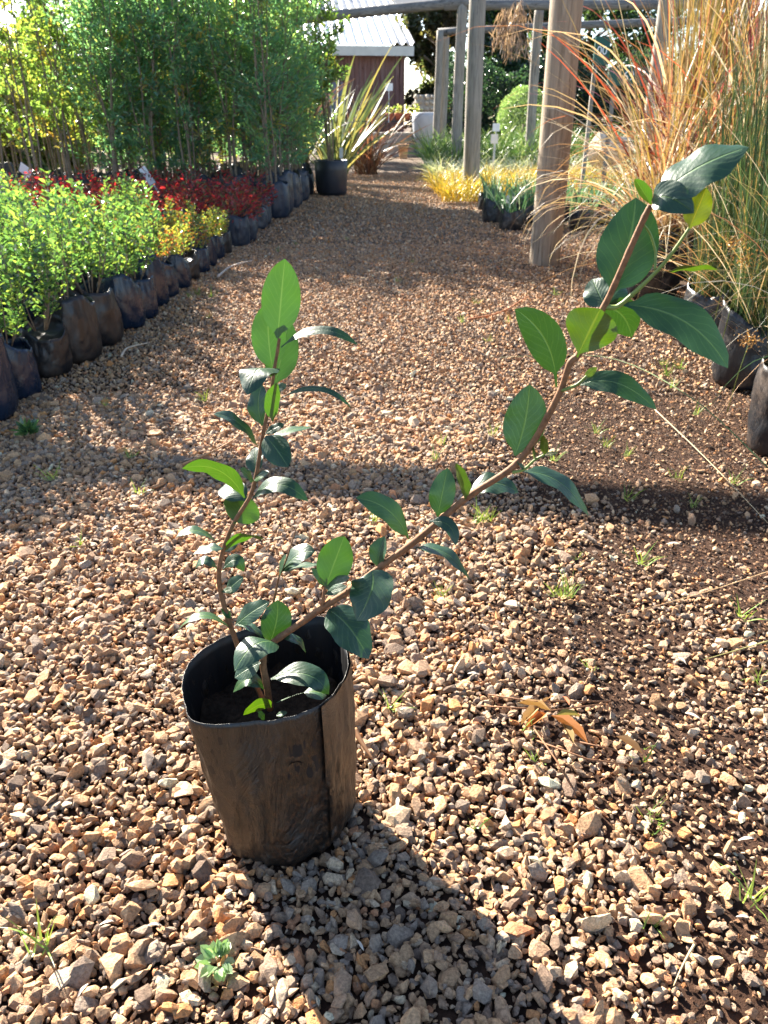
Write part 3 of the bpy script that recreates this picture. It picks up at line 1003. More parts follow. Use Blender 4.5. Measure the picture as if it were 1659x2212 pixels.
    leaf(2, (610, 965), (906, 1042), .795, 118, 'T', gl=True, via=(790, 940), par=b, full=.04, dY=-.02)
    leaf(2, (640, 1085), (895, 1050), .775, 74, 'T', via=(800, 1030), par=b, tint=(1.5, 1.4, 1.1), petiole=.45)
    leaf(2, (612, 1110), (472, 1148), .765, 56, 'U', via=(560, 1095), par=b, tint=(1.9, 1.4, .4), dY=-.01)
    leaf(2, (640, 1150), (695, 1135), .755, 26, 'T', par=b, tint=(1.3, 1.3, 1))
    leaf(2, (545, 1130), (580, 1170), .77, 30, 'T', par=b)
    c = shoot
    leaf(2, (662, 425), (835, 318), .85, 104, 'T', gl=True, par=c, full=.034, via=(745, 335))
    leaf(2, (662, 422), (864, 382), .852, 26, 'T', par=c, full=.024)
    leaf(2, (655, 445), (690, 330), .848, 22, 'T', par=c)
    d = spur
    leaf(2, (890, 495), (985, 238), .79, 182, 'U', par=d, dY=.012, tint=(.9, .95, .9))
    leaf(2, (886, 492), (818, 402), .80, 40, 'T', par=d)
    leaf(2, (888, 505), (1014, 450), .785, 48, 'T', gl=True, par=d, full=.02, dY=-.02)
    leaf(2, (888, 535), (1000, 492), .792, 46, 'T', par=d)
    leaf(2, (1125, 412), (1048, 668), .78, 222, 'T', par=b, via=(1120, 520), dY=-.03, petiole=.02)
    leaf(2, (905, 612), (1108, 862), .79, 200, 'T', par=b, via=(1010, 700), dY=-.04, petiole=.03)
    leaf(3, (522, 1445), (232, 1222), .77, 128, 'T', via=(410, 1290), par=b, dY=-.01, full=.034)
    leaf(3, (350, 1605), (392, 1435), .79, 96, 'T', par=b, dY=.01, cup=.5)
    leaf(3, (682, 1325), (738, 1058), .77, 142, 'T', par=b, dY=.015, flat=True, glow=.13)
    leaf(3, (835, 1230), (786, 1032), .76, 64, 'U', par=b, tint=OL, cup=.4)
    leaf(3, (638, 1352), (782, 1485), .765, 76, 'T', gl=True, via=(745, 1375), par=b, dY=-.02, full=.03)
    leaf(3, (560, 1500), (858, 1672), .77, 64, 'T', via=(725, 1525), par=b, dY=-.02, full=.028)
    leaf(3, (860, 1190), (1128, 1192), .785, 110, 'T', gl=True, via=(990, 1140), par=b, full=.04)
    leaf(3, (1108, 990), (1190, 598), .757, 228, 'T', par=b, dY=.012, via=(1165, 800), flat=True, glow=.13)
    leaf(3, (1150, 1078), (1515, 1322), .75, 88, 'T', via=(1355, 1135), par=b, dY=-.02, full=.034)
    e = side_b
    leaf(3, (1270, 990), (1266, 876), .747, 46, 'U', par=e, tint=(1.7, 1.1, .4))
    leaf(3, (1268, 988), (1345, 975), .746, 26, 'T', par=e, tint=(2.4, 1.0, .5))
    leaf(3, (1215, 1015), (1205, 920), .748, 16, 'U', par=e, tint=YG)
    leaf(3, (1160, 1070), (1120, 1020), .75, 22, 'T', par=e)
    leaf(3, (1336, 612), (1110, 182), .738, 196, 'T', par=b, dY=-.012, via=(1280, 360), petiole=.14, flat=True, glow=.13)
    leaf(4, (522, 1380), (660, 1092), .726, 300, 'U', par=b, tint=(1.7, 1.25, .5), dY=-.006, cup=.2, vmax=.7, petiole=.1, flat=True)
    leaf(4, (690, 1085), (612, 915), .735, 170, 'T', par=b, dY=.03, flat=True, glow=.13)
    leaf(4, (680, 1085), (848, 1262), .735, 190, 'T', par=b, dY=.03, via=(790, 1130), flat=True, glow=.13)
    leaf(4, (690, 1078), (800, 940), .74, 130, 'T', par=b, dY=.03, flat=True, glow=.13)
    leaf(4, (800, 1068), (1420, 1445), .718, 205, 'T', via=(1165, 1170), par=side_a, dY=-.03, full=.04)
    leaf(4, (722, 1000), (872, 430), .722, 318, 'T', par=b, dY=.03, via=(825, 730), tint=(1.05, 1.1, 1), flat=True, glow=.13)
    leaf(4, (1050, 872), (1360, 860), .706, 28, 'U', via=(1200, 850), par=side_a, tint=(1.8, 1.35, .5))
    leaf(4, (1192, 612), (1292, 372), .70, 140, 'U', par=side_a, tint=(2.6, 1.25, .25), cup=.3)
    f = trunk
    leaf(4, (1005, 425), (1545, 130), .70, 292, 'T', gl=True, via=(1240, 250), par=f, dY=-.02, cup=-.05, petiole=.02)
    leaf(4, (962, 470), (866, 318), .707, 62, 'U', par=f, tint=(1.4, 1.3, .7), cup=.4)
    leaf(4, (968, 455), (1218, 522), .705, 170, 'T', gl=True, via=(1060, 425), par=f, dY=-.03, full=.04, cup=.3)
    leaf(4, (540, 1545), (995, 1692), .735, 128, 'T', gl=True, via=(760, 1535), par=side_c, dY=-.02, full=.036)
    leaf(4, (568, 1500), (640, 1440), .733, 44, 'U', par=side_c, tint=(2.0, 1.3, .4))
plant_leaves()

# ---------------------------------------------------------------- box shrubs in bags beside the path
GREENS = [(0.100, 0.170, 0.060), (0.070, 0.135, 0.055), (0.17, 0.22, 0.060), (0.032, 0.072, 0.036)]
GOLDS = [(0.18, 0.19, 0.050), (0.26, 0.19, 0.045), (0.10, 0.145, 0.050), (0.26, 0.085, 0.035)]
bags_a = [bag_mesh('grow_bag', 100 + i, 0.112, 0.215, M['bag'] if i % 4 else M['bag_brown'], rim_var=0.028) for i in range(6)]
protos_g, protos_y = [], []
used = set()
def use(root, loc, rz, sc, label):
    """first use moves the prototype itself, later ones copy it"""
    if root.name not in used:
        used.add(root.name)
        root.location = loc; root.rotation_euler = (0, 0, rz); root.scale = (sc,) * 3
        root['label'] = label
        return root
    return copy_tree(root, loc, rz, sc, label)
for i in range(5):
    st, fo = box_shrub(200 + i, GREENS, [4, 3, 3, 1.5], hgt=0.33 + 0.035 * (i % 3), per=50, nst=8, leafL=0.0265)
    protos_g.append(make_plant('box_shrub', 'x', 'shrub', 'green box shrubs in black bags beside the path', bags_a[i], st, fo))
for i in range(4):
    st, fo = box_shrub(230 + i, GOLDS, [2.5, 2, 3.5, .5 + .6 * i], hgt=0.27, per=44, nst=8, leafL=0.027)
    protos_y.append(make_plant('golden_shrub', 'x', 'shrub', 'yellow leaved shrubs in black bags beside the path', bags_a[(i + 2) % 6], st, fo))

EDGE = [(-1.32, 1.93), (-1.31, 2.20), (-1.25, 2.47), (-1.235, 2.70), (-1.22, 2.95), (-1.20, 3.20), (-1.19, 3.45), (-1.16, 3.72), (-1.15, 3.96), (-1.15, 4.20), (-1.14, 4.45), (-1.13, 4.70), (-1.12, 4.96), (-1.12, 5.22), (-1.11, 5.48), (-1.10, 5.75), (-1.09, 6.02)]
def box_rows():
    rg = random.Random(3)
    for row in range(11):
        for j, (ex, ey) in enumerate(EDGE):
            x = ex - row * 0.245 - 0.115 + rg.uniform(-.025, .025)
            y = ey + (0.10 if row % 2 else 0) + rg.uniform(-.025, .025)
            if x < -0.53 * (y + 0.25) - 0.15: continue
            gold = y > 4.4 + 0.12 * row and rg.random() < .78 + rg.uniform(-.35, .35)
            p = rg.choice(protos_y if gold else protos_g)
            kind = 'yellow shrub' if gold else 'green box shrub'
            lab = f'{kind} in black bag, {nth(j + 1)} along row {["one", "two", "three", "four", "five", "six", "seven", "eight", "nine", "ten", "eleven"][row]} counted in from the path'
            use(p, (x, y, 0), rg.uniform(0, 6.28), rg.uniform(.84, 1.1) * (0.88 if gold else 1) * (1 - .058 * max(0, y - 3.3)), lab)
box_rows()

# low red-leaved plants behind them
def red_plant(seed):
    rg = np.random.default_rng(seed)
    n = 330
    a = rg.uniform(0, 6.28, n); r = 0.17 * np.sqrt(rg.random(n))
    z = 0.19 + 0.28 * rg.random(n) * (1 - (r / 0.2) ** 2)
    pos = np.c_[r * np.cos(a), r * np.sin(a), z]
    d = np.c_[np.cos(a), np.sin(a), rg.uniform(0.0, 1.0, n)] + rg.normal(0, .4, (n, 3))
    nr = np.c_[np.zeros(n), np.zeros(n), np.ones(n)] + rg.normal(0, .45, (n, 3))
    L = rg.uniform(.028, .048, n)
    V, F, C = leaf_soup(pos, d, nr, L, L * .34, pick(rg, n, [(0.36, 0.032, 0.036), (0.20, 0.022, 0.028), (0.40, 0.12, 0.05), (0.08, 0.045, 0.03), (0.09, 0.12, 0.045)], [3, 3, 1.2, 2, 2]))
    st = MB()
    for k in range(5):
        aa = rg.uniform(0, 6.28)
        st.tube([(0.02 * math.cos(aa), 0.02 * math.sin(aa), 0.14), (0.07 * math.cos(aa), 0.07 * math.sin(aa), 0.32)], [.003, .0015], 5)
    return st.mesh('stems', [M['bark']], True), np_mesh('foliage', V, [F], [M['red_leaf']], col=C)
bags_b = [bag_mesh('grow_bag', 130 + i, 0.125, 0.20, M['bag_blue'], rim_var=0.028) for i in range(3)]
protos_r = []
for i in range(3):
    st, fo = red_plant(260 + i)
    protos_r.append(make_plant('red_shrub', 'x', 'shrub', 'low red leaved shrubs in black bags', bags_b[i], st, fo))
def red_rows():
    rg = random.Random(5)
    words = ["one", "two", "three", "four", "five", "six", "seven", "eight", "nine", "ten", "eleven"]
    for row in range(10):
        for j in range(5):
            x = -1.20 - row * 0.30 + rg.uniform(-.03, .03)
            y = 6.42 + j * 0.36 + rg.uniform(-.03, .03)
            use(rg.choice(protos_r), (x, y, 0), rg.uniform(0, 6.28), rg.uniform(.92, 1.1),
                f'low red-leaved shrub in black bag, {nth(j + 1)} along row {words[row]} counted in from the path')
red_rows()

# ---------------------------------------------------------------- tall saplings in bags
def sapling(seed, cols, w, H=2.5, z0=0.75, nclump=70, per=42, spread=0.34, leafL=0.05, stems=4, ratio=.36):
    rg = np.random.default_rng(seed)
    st = MB()
    tops = []
    for k in range(stems):
        a = rg.uniform(0, 6.28); r1 = rg.uniform(.05, spread * .75)
        P = [Vector((0.05 * math.cos(a), 0.05 * math.sin(a), .2))]
        for t in np.linspace(.25, 1, 4):
            P.append(Vector((r1 * t * math.cos(a) + rg.normal(0, .025), r1 * t * math.sin(a) + rg.normal(0, .025), .2 + (H * rg.uniform(.88, 1.0) - .2) * t)))
        P = smooth_path(P, 4)
        tops.append(P)
        st.tube(P, list(np.linspace(.011, .003, len(P))), 6)
    pos, dr, nr, tone = [], [], [], []
    for c in range(nclump):
        P = tops[rg.integers(0, len(tops))]
        i = rg.integers(int(len(P) * max(0, (z0 - .2) / (H - .2)) * .95), len(P))
        o = P[i]
        aa = rg.uniform(0, 6.28); L = rg.uniform(.12, spread) * (1.15 - .5 * i / len(P))
        e = o + Vector((L * math.cos(aa), L * math.sin(aa), L * rg.uniform(.2, 1.0)))
        st.tube([o, (o + e) / 2 + Vector((0, 0, .015)), e], [.003, .0022, .001], 4, cap=False)
        cc = pick(rg, 1, cols, w)[0]
        for j in range(per):
            t = rg.uniform(.25, 1.08)
            p = np.array(o) + (np.array(e) - np.array(o)) * t + rg.normal(0, .028, 3)
            pos.append(p)
            d = np.array(e - o) / max(L, .01) + rg.normal(0, .7, 3)
            dr.append(d); nr.append(np.array([0, 0, 1]) + rg.normal(0, .55, 3)); tone.append(cc)
    pos, dr, nr, tone = map(np.array, (pos, dr, nr, tone))
    n = len(pos)
    L = leafL * rg.uniform(.65, 1.25, n)
    colr = tone * .55 + pick(rg, n, cols, w) * .45
    V, F, C = leaf_soup(pos, dr, nr, L, L * ratio, colr)
    return st.mesh('stems', [M['grey_bark']], True), np_mesh('foliage', V, [F], [M['sapling_leaf']], col=C)

DEEP = [(0.110, 0.215, 0.145), (0.080, 0.170, 0.125), (0.19, 0.27, 0.11), (0.45, 0.30, 0.07)]
LIGHT = [(0.15, 0.21, 0.06), (0.11, 0.17, 0.055), (0.28, 0.25, 0.05), (0.34, 0.18, 0.045)]
bags_c = [bag_mesh('grow_bag', 150 + i, 0.16, 0.33, M['bag_blue'], rim_var=0.045) for i in range(3)]
protos_d, protos_l = [], []
for i in range(4):
    st, fo = sapling(300 + i, DEEP, [5, 4, 2.6, .6], H=2.55, z0=.52, nclump=84, per=30, leafL=.056, spread=.50)
    protos_d.append(make_plant('dense_sapling', 'x', 'sapling', 'dense green saplings in dark bags', bags_c[i % 3], st, fo))
for i in range(3):
    st, fo = sapling(320 + i, LIGHT, [4, 4, 1.2, .4], H=2.4, z0=.7, nclump=26, per=20, leafL=.066, spread=.48, ratio=.5)
    protos_l.append(make_plant('open_sapling', 'x', 'sapling', 'open yellowing saplings in dark bags', bags_c[i % 3], st, fo))
def sapling_rows():
    rg = random.Random(9)
    words = ["one", "two", "three", "four", "five", "six", "seven", "eight", "nine", "ten", "eleven", "twelve", "thirteen", "fourteen", "fifteen"]
    for row in range(13):
        for j in range(8 if row < 3 else 5):
            x = -1.13 - row * 0.40 + rg.uniform(-.06, .06)
            y = 8.45 + j * 0.46 + 0.1 * (row % 2) + rg.uniform(-.06, .06)
            if x < -0.53 * y - 0.9: continue
            lean = x < -0.335 * y
            if lean and rg.random() < .42: continue
            p = rg.choice(protos_l if lean else protos_d)
            use(p, (x, y, 0), rg.uniform(0, 6.28), rg.uniform(.9, 1.08),
                ('open yellowing' if lean else 'dense green') + f' sapling in dark bag, {nth(j + 1)} along row {words[row]} counted in from the path')
sapling_rows()

# ---------------------------------------------------------------- strap-leaved plants and grasses
def blades(rg, n, r0, L, lean, curve, w, cols, wts, seg=9, taper=1.0, az=None, azs=None, zb=0.0, twist=0.6, wave=0.0):
    """ribbons: start in a disc of radius r0, rise, lean and arch over"""
    a = rg.uniform(0, 6.28, n) if az is None else rg.normal(az, azs, n)
    rr = r0 * np.sqrt(rg.random(n)); ra = rg.uniform(0, 6.28, n)
    base = np.c_[rr * np.cos(ra), rr * np.sin(ra), np.full(n, zb)]
    Ln = L[0] + (L[1] - L[0]) * rg.random(n)
    ph = lean[0] + (lean[1] - lean[0]) * rg.random(n)
    cv = curve[0] + (curve[1] - curve[0]) * rg.random(n) ** 1.5
    ww = w[0] + (w[1] - w[0]) * rg.random(n)
    d0 = np.c_[np.cos(a), np.sin(a), np.zeros(n)]
    side = np.c_[-np.sin(a), np.cos(a), np.zeros(n)]
    tw = rg.normal(0, twist, n)
    wob = rg.normal(0, wave, (n, 2))
    p = base.copy()
    rows = []
    for i in range(seg + 1):
        t = i / seg
        phi = ph + cv * t ** 1.6
        tang = d0 * np.sin(phi)[:, None] + np.array([0, 0, 1.0]) * np.cos(phi)[:, None] + side * (wob[:, :1] * math.sin(t * 5) )
        if i: p = p + tang * (Ln / seg)[:, None]
        nrm = np.cross(side, tang)
        c, s = np.cos(tw * t + tw * .5)[:, None], np.sin(tw * t + tw * .5)[:, None]
        sd = side * c + nrm * s
        wd = ww * np.clip(1.08 - t ** (2.2 * taper), 0.06, 1) * (0.75 + .5 * min(1, 3 * t) * .5)
        q = p.copy(); q[:, 2] = np.maximum(q[:, 2], 0.006 + 0.004 * rg.random(n))
        rows.append((q - sd * wd[:, None] / 2, q + sd * wd[:, None] / 2))
    V = np.stack([x for r in rows for x in r], 1)           # n, 2(seg+1), 3
    m = 2 * (seg + 1)
    b = (np.arange(n) * m)[:, None, None]
    f = np.array([[2 * i, 2 * i + 1, 2 * i + 3, 2 * i + 2] for i in range(seg)])[None]
    return V.reshape(-1, 3), (b + f).reshape(-1, 4), np.repeat(pick(rg, n, cols, wts), m, 0)

def join_soup(parts):
    V, F, C, b = [], [], [], 0
    for v, f, c in parts:
        V.append(v); F.append(f + b); C.append(c); b += len(v)
    return np.concatenate(V), np.concatenate(F), np.concatenate(C)

def clump(name, label, cat, group, parts, loc, mat=None, bag=None, extra=None):
    V, F, C = join_soup(parts)
    root = empty(name, loc)
    tag(root, label, cat, group)
    obj('blades', np_mesh('blades', V, [F], [mat or M['blade']], col=C), root)
    if bag is not None: obj('grow_bag', bag, root)
    return root

STRAW = [(0.40, 0.31, 0.18), (0.34, 0.20, 0.10), (0.60, 0.54, 0.44), (0.25, 0.105, 0.065), (0.21, 0.18, 0.08)]
RUST = [(0.36, 0.08, 0.045), (0.40, 0.18, 0.08), (0.24, 0.06, 0.07), (0.48, 0.36, 0.24), (0.17, 0.10, 0.12)]
REED = [(0.030, 0.070, 0.030), (0.045, 0.090, 0.032), (0.08, 0.11, 0.035), (0.26, 0.18, 0.07)]
OLIVE = [(0.16, 0.15, 0.04), (0.24, 0.18, 0.05), (0.33, 0.24, 0.09)]

def tall_grasses():
    rg = np.random.default_rng(77)
    bag1 = bag_mesh('grow_bag', 401, .15, .30, M['bag_grey'], rim_var=.05)
    # tall straw and rust grass hard by the big post
    clump('tall_grass', 'tall straw and orange grass arching in front of the thick timber post', 'ornamental grass', 'tall dry grasses in bags', [
        blades(rg, 170, .09, (1.5, 2.4), (0, .16), (.0, .4), (.005, .010), OLIVE + STRAW[:2], [3, 3, 2, 1, 1], zb=.22),
        blades(rg, 190, .14, (.6, 1.6), (.05, .55), (.5, 2.4), (.006, .014), STRAW, [4, 4, 2, 2, 2], zb=.22),
        blades(rg, 20, .12, (.7, 1.5), (.3, .9), (1.0, 2.6), (.004, .009), STRAW, [3, 4, 3, 2, 1], zb=.22, az=3.5, azs=.7),
        blades(rg, 70, .12, (1.0, 2.2), (.1, .6), (.3, 1.8), (.008, .018), RUST, [3, 3, 2, 1, 1], zb=.22)], (1.86, 5.15, 0), bag=bag1)
    bag2 = bag_mesh('grow_bag', 402, .16, .34, M['bag_grey'], rim_var=.04)
    clump('tall_grass', 'golden grass spilling long curved blades beside the leaning grey bag', 'ornamental grass', 'tall dry grasses in bags', [
        blades(rg, 80, .10, (.9, 1.7), (0, .4), (.2, 1.4), (.005, .010), OLIVE + STRAW, [2, 2, 2, 3, 3, 2, 1, 1], zb=.24),
        blades(rg, 230, .14, (.5, 1.15), (.2, .9), (.9, 2.6), (.004, .010), STRAW, [4, 4, 3, 1, 1], zb=.24)], (1.50, 4.45, 0), bag=bag2)
    spots = [(2.0, 4.7), (2.35, 5.3), (2.1, 6.0), (2.75, 4.9), (2.9, 5.9), (3.3, 5.4), (1.9, 4.05), (2.4, 4.25), (3.0, 4.4), (2.75, 3.85), (2.35, 3.65)]
    where = ['just behind the golden clump', 'behind two bags of golden grass', 'deep behind the thick timber post', 'with red blades below the far rail', 'by the thin pale post', 'at the edge of the plot by the pale rocks',
             'between the golden clump and the green reeds', 'rising behind the green reeds', 'with red tips behind the reeds at the plot edge', 'behind the second row of reeds at the plot edge', 'squeezed against the second row of reeds']
    bag3 = bag_mesh('grow_bag', 403, .15, .30, M['bag_grey'], rim_var=.04)
    for i, ((x, y), wh) in enumerate(zip(spots, where)):
        red = i in (0, 1, 3, 5, 7, 8, 9)
        pal = RUST if red else STRAW
        clump('tall_grass', ('rust red' if red else 'straw coloured') + ' grass ' + wh, 'ornamental grass', 'tall dry grasses in bags', [
            blades(rg, 130, .12, (.9, 1.7), (0, .22), (.0, .5), (.006, .012), OLIVE + pal[:3], [1, 1.5, 1.5, 2, 2, 2], zb=.2),
            blades(rg, 90, .12, (.7, 1.4), (.05, .4), (.4, 2.0), (.006, .014), pal, [3, 3, 2, 2, 1], zb=.2)], (x, y, 0), bag=bag3)
    # green reeds
    rb = [bag_mesh('grow_bag', 410 + i, .135, .27, M['bag_grey'] if i != 2 else M['bag_brown'], rim_var=.03) for i in range(4)]
    reeds = [((1.43, 3.35), 'green reed clump in pale grey bag beside the golden grass'), ((1.38, 2.84), 'green reed clump in the grey bag with bright weeds at its foot'),
             ((1.235, 2.16), 'green reed clump in the dusty black bag standing lowest on the plot edge'), ((1.76, 3.10), 'green reed clump in second row behind the grey bag'),
             ((1.66, 2.50), 'green reed clump in second row behind the dusty black bag'), ((1.84, 3.58), 'green reed clump in second row behind the pale bag'), ((2.08, 2.95), 'green reed clump in third row at the plot edge')]
    for i, ((x, y), lab) in enumerate(reeds):
        clump('reed_clump', lab, 'reeds', 'green reeds in bags', [
            blades(rg, 330, .12, (.65, 1.12), (0, .20), (.0, .25), (.0024, .0040), REED, [4, 4, 3, 1], zb=.20, seg=6, taper=1.6),
            blades(rg, 46, .12, (.6, 1.2), (.1, .7), (.5, 2.4), (.0020, .0034), STRAW + OLIVE, [3, 3, 3, 1, 1, 2, 2, 2], zb=.22),
            blades(rg, 16, .11, (.6, 1.0), (.4, 1.0), (.8, 2.0), (.0018, .0030), STRAW + REED[:2], [4, 3, 3, .5, 1, 1, 1], zb=.22, az=3.4, azs=.6)], (x, y, 0), bag=rb[i % 4])
tall_grasses()

def flower_heads():
    """small brown seed clusters on the reeds"""
    rg = np.random.default_rng(81)
    for i, (u, v, Y, lab) in enumerate([(1590, 520, 2.55, 'upper brown seed cluster on the reeds'), (1610, 560, 2.5, 'brown seed cluster just below the upper one on the reeds'), (1620, 735, 2.4, 'brown seed cluster low on the reeds')]):
        n = 120
        p = rg.normal(0, .014, (n, 3)) * np.array([1.6, 1, .9])
        V, F, C = leaf_soup(p, unit(rg, n), unit(rg, n), rg.uniform(.006, .012, n), .004, pick(rg, n, [(0.28, 0.15, 0.05), (0.36, 0.22, 0.08)], [1, 1]))
        st = MB(); st.tube([(0, 0, 0), (.01, .05, -.12), (.03, .12, -.32)], [.001, .0012, .0015], 5)
        c = at(u, v, Y)
        root = empty('seed_cluster', c); tag(root, lab, 'seed head', 'brown seed clusters on the reeds')
        obj('seeds', np_mesh('seeds', V, [F], [M['blade']], col=C), root)
        st.obj('stalk', M['green_stem'], root, True)
flower_heads()

def flax():
    rg = np.random.default_rng(90)
    G1 = [(0.10, 0.15, 0.06), (0.17, 0.20, 0.07), (0.32, 0.30, 0.10), (0.05, 0.085, 0.04)]
    B1 = [(0.20, 0.085, 0.05), (0.28, 0.14, 0.07), (0.13, 0.07, 0.05), (0.30, 0.22, 0.12)]
    clump('flax_plant', 'big flax with green and gold sword leaves leaning over the path', 'flax', None, [
        blades(rg, 44, .12, (1.0, 1.9), (.05, .75), (.0, .6), (.035, .065), G1, [3, 3, 2, 2], zb=.1, taper=1.4, twist=.5),
        blades(rg, 12, .08, (1.3, 2.1), (.3, .8), (.0, .35), (.035, .06), G1, [2, 3, 3, 1], zb=.1, taper=1.4, az=.1, azs=.5)], (-.78, 13.2, 0))
    clump('flax_plant', 'green flax behind the black round tub', 'flax', None, [
        blades(rg, 60, .14, (.7, 1.5), (.05, .8), (.2, 1.2), (.02, .035), G1, [3, 3, 1, 2], zb=.05, taper=1.3)], (-.72, 12.2, 0))
    clump('flax_plant', 'bronze brown flax drooping onto the far end of the path', 'flax', None, [
        blades(rg, 160, .2, (.7, 1.5), (.1, 1.0), (.3, 1.6), (.012, .028), B1, [3, 3, 2, 2], zb=.05, taper=1.3)], (-.30, 14.6, 0))
    clump('flax_plant', 'dark narrow-leaved flax rising from the bags beside the black tub', 'flax', None, [
        blades(rg, 26, .06, (1.2, 1.9), (.05, .5), (.2, 1.6), (.03, .05), [(0.055, 0.04, 0.04), (0.09, 0.055, 0.05), (0.10, 0.10, 0.05)], [3, 2, 2], zb=.3, taper=1.3)], (-1.15, 12.2, 0))
flax()

# black tub with a small tree
def tub():
    root = empty('tree_in_tub', (-.70, 11.1, 0))
    tag(root, 'young tree in a large round black tub at the edge of the path', 'tree in tub')
    m = MB(); m.lathe([(.18, 0), (.205, .05), (.215, .3), (.222, .42), (.212, .425), (.206, .36)], 36)
    m.obj('tub', M['black_tub'], root, True)
    st = MB(); st.tube([(-.02, 0, .35), (-.05, 0, .8), (-.12, .02, 1.5), (-.18, 0, 2.3)], [.02, .018, .014, .008], 8)
    st.obj('trunk', M['grey_bark'], root, True)
    s, fo = sapling(351, [(0.10, 0.16, 0.04), (0.07, 0.12, 0.035), (0.22, 0.20, 0.04)], [4, 3, 1], H=2.7, z0=1.2, nclump=60, per=36, leafL=.06, spread=.42)
    obj('branches', s, root); obj('foliage', fo, root)
tub()
def tags(u, v, Y, label, w=.09, h=.12, lean=(0, 0), stake=.3):
    root = empty('plant_label', at(u, v, Y)); tag(root, label, 'plant label', 'white plastic plant labels')
    root.rotation_euler = (lean[0], lean[1], random.uniform(-.4, .4))
    m = MB(); m.box((0, 0, 0), (w, .003, h)); m.obj('card', M['white_plastic'], root)
    z = MB(); z.bar((0, .0035, -h / 2 - stake), (0, .0035, -h / 2 + .03), .012, .004); z.obj('stake', M['white_plastic'], root)
tags(55, 368, 8.0, 'white plant label leaning among the open saplings', .12, .10, (.3, .6))
tags(318, 380, 7.6, 'white plant label leaning at the edge of the dense saplings', .07, .16, (.2, -.5))
tags(2, 400, 6.6, 'white plant label at the end of the red shrub rows', .06, .16, (.2, -.2))
tags(737, 330, 11.0, 'white plant label standing in the black round tub', .05, .12, (0, .05))
tags(840, 188, 15.6, 'white square plant label in front of the plank hut', .14, .12, (0, 0), .5)
tags(1072, 275, 14.6, 'upper white plant label behind the yellow grass bed', .12, .12, (0, 0), .5)
tags(1068, 300, 13.0, 'lower white plant label behind the yellow grass bed', .11, .13, (0, 0), .4)
tags(1104, 432, 7.4, 'small white plant label among the iris bags', .09, .06, (.2, .1), .2)

# ---------------------------------------------------------------- beds beyond the posts
def beds():
    rg = np.random.default_rng(101)
    Yl = [(0.46, 0.36, 0.03), (0.40, 0.26, 0.03), (0.30, 0.28, 0.05)]
    Gn = [(0.06, 0.14, 0.035), (0.11, 0.20, 0.05), (0.22, 0.30, 0.12)]
    Wh = [(0.42, 0.48, 0.30), (0.50, 0.52, 0.38), (0.25, 0.33, 0.14)]
    Ir = [(0.07, 0.17, 0.075), (0.11, 0.22, 0.11), (0.24, 0.33, 0.20)]
    w3 = [3, 3, 2]
    def rowset(name, kindlabel, cat, group, xs, ys, cols, n, L, lean, curve, w, bag=None, jit=.06):
        protos = []
        for k in range(3):
            V, F, C = blades(rg, n, .11, L, lean, curve, w, cols, w3, seg=6, zb=.12 if bag else .02)
            protos.append(np_mesh('blades', V, [F], [M['blade']], col=C))
        words = ['front', 'second', 'third', 'fourth', 'fifth', 'sixth']
        for j, y in enumerate(ys):
            for i, x in enumerate(xs(y)):
                root = empty(name, (x + rg.uniform(-jit, jit), y + rg.uniform(-jit, jit), 0), rg.uniform(0, 6))
                root.scale = (1, 1, rg.uniform(.85, 1.12))
                tag(root, f'{kindlabel}, {nth(i + 1)} from the path, {words[j]} row', cat, group)
                obj('blades', protos[rg.integers(0, 3)], root)
                if bag: obj('grow_bag', bag, root)
    ib = bag_mesh('grow_bag', 501, .115, .17, M['bag_grey'], rim_var=.02)
    rowset('iris_clump', 'grey-green sword-leaved iris clump in black bag', 'iris', 'iris clumps in black bags', lambda y: np.arange(1.12, 3.0, .34), [7.4, 8.0, 8.6, 9.2], Ir, 26, (.14, .34), (0, .6), (.1, 1.0), (.012, .022), ib)
    rowset('yellow_grass', 'bright yellow grass tuft', 'grass', 'yellow grass tufts in the bed', lambda y: np.arange(.80, 3.9, .27), [9.9, 10.45, 11.0, 11.6, 12.2], Yl, 90, (.22, .42), (.1, .8), (.4, 1.5), (.006, .011))
    rowset('pale_lily', 'pale variegated tuft', 'plant', 'pale variegated tufts in the bed', lambda y: np.arange(.9, 5.0, .36), [13.4, 14.2, 15.0], Wh, 70, (.25, .5), (.2, .9), (.4, 1.5), (.010, .018))
    rowset('green_lily', 'green strap-leaved tuft', 'plant', 'green strap-leaved tufts in the bed', lambda y: np.arange(.95, 6.5, .42), [16.4, 17.4, 18.6], Gn, 80, (.5, .95), (.1, .8), (.3, 1.4), (.014, .026))
beds()

# ---------------------------------------------------------------- posts and beams of the pergola
def post(loc, r, h, mat, label, seed, lean=(0, 0)):
    rg = random.Random(seed)
    mb = MB()
    n, rows = 22, 14
    rings = []
    for i in range(rows):
        t = i / (rows - 1)
        ring = []
        for k in range(n):
            a = 2 * math.pi * k / n
            q = r * (1.06 - .10 * t) * (1 + .035 * noise.noise(Vector((math.cos(a) * 1.6, math.sin(a) * 1.6, t * 5 + seed))))
            ring.append((q * math.cos(a) + lean[0] * t + .012 * math.sin(t * 4 + seed), q * math.sin(a) + lean[1] * t, h * t - .02 * (i == 0)))
        rings.append(ring)
    V = [p for q in rings for p in q]
    F = [(i * n + k, i * n + (k + 1) % n, (i + 1) * n + (k + 1) % n, (i + 1) * n + k) for i in range(rows - 1) for k in range(n)]
    F.append(tuple((rows - 1) * n + k for k in range(n)))
    mb.add(V, F)
    o = mb.obj('pergola_post', mat, None, True, loc=loc)
    tag(o, label, 'post', 'timber posts along the path')
    return o
post((1.11, 5.58, 0), .100, 2.95, M['post_tan'], 'thick tan timber post rising beside the tall dry grass', 1)
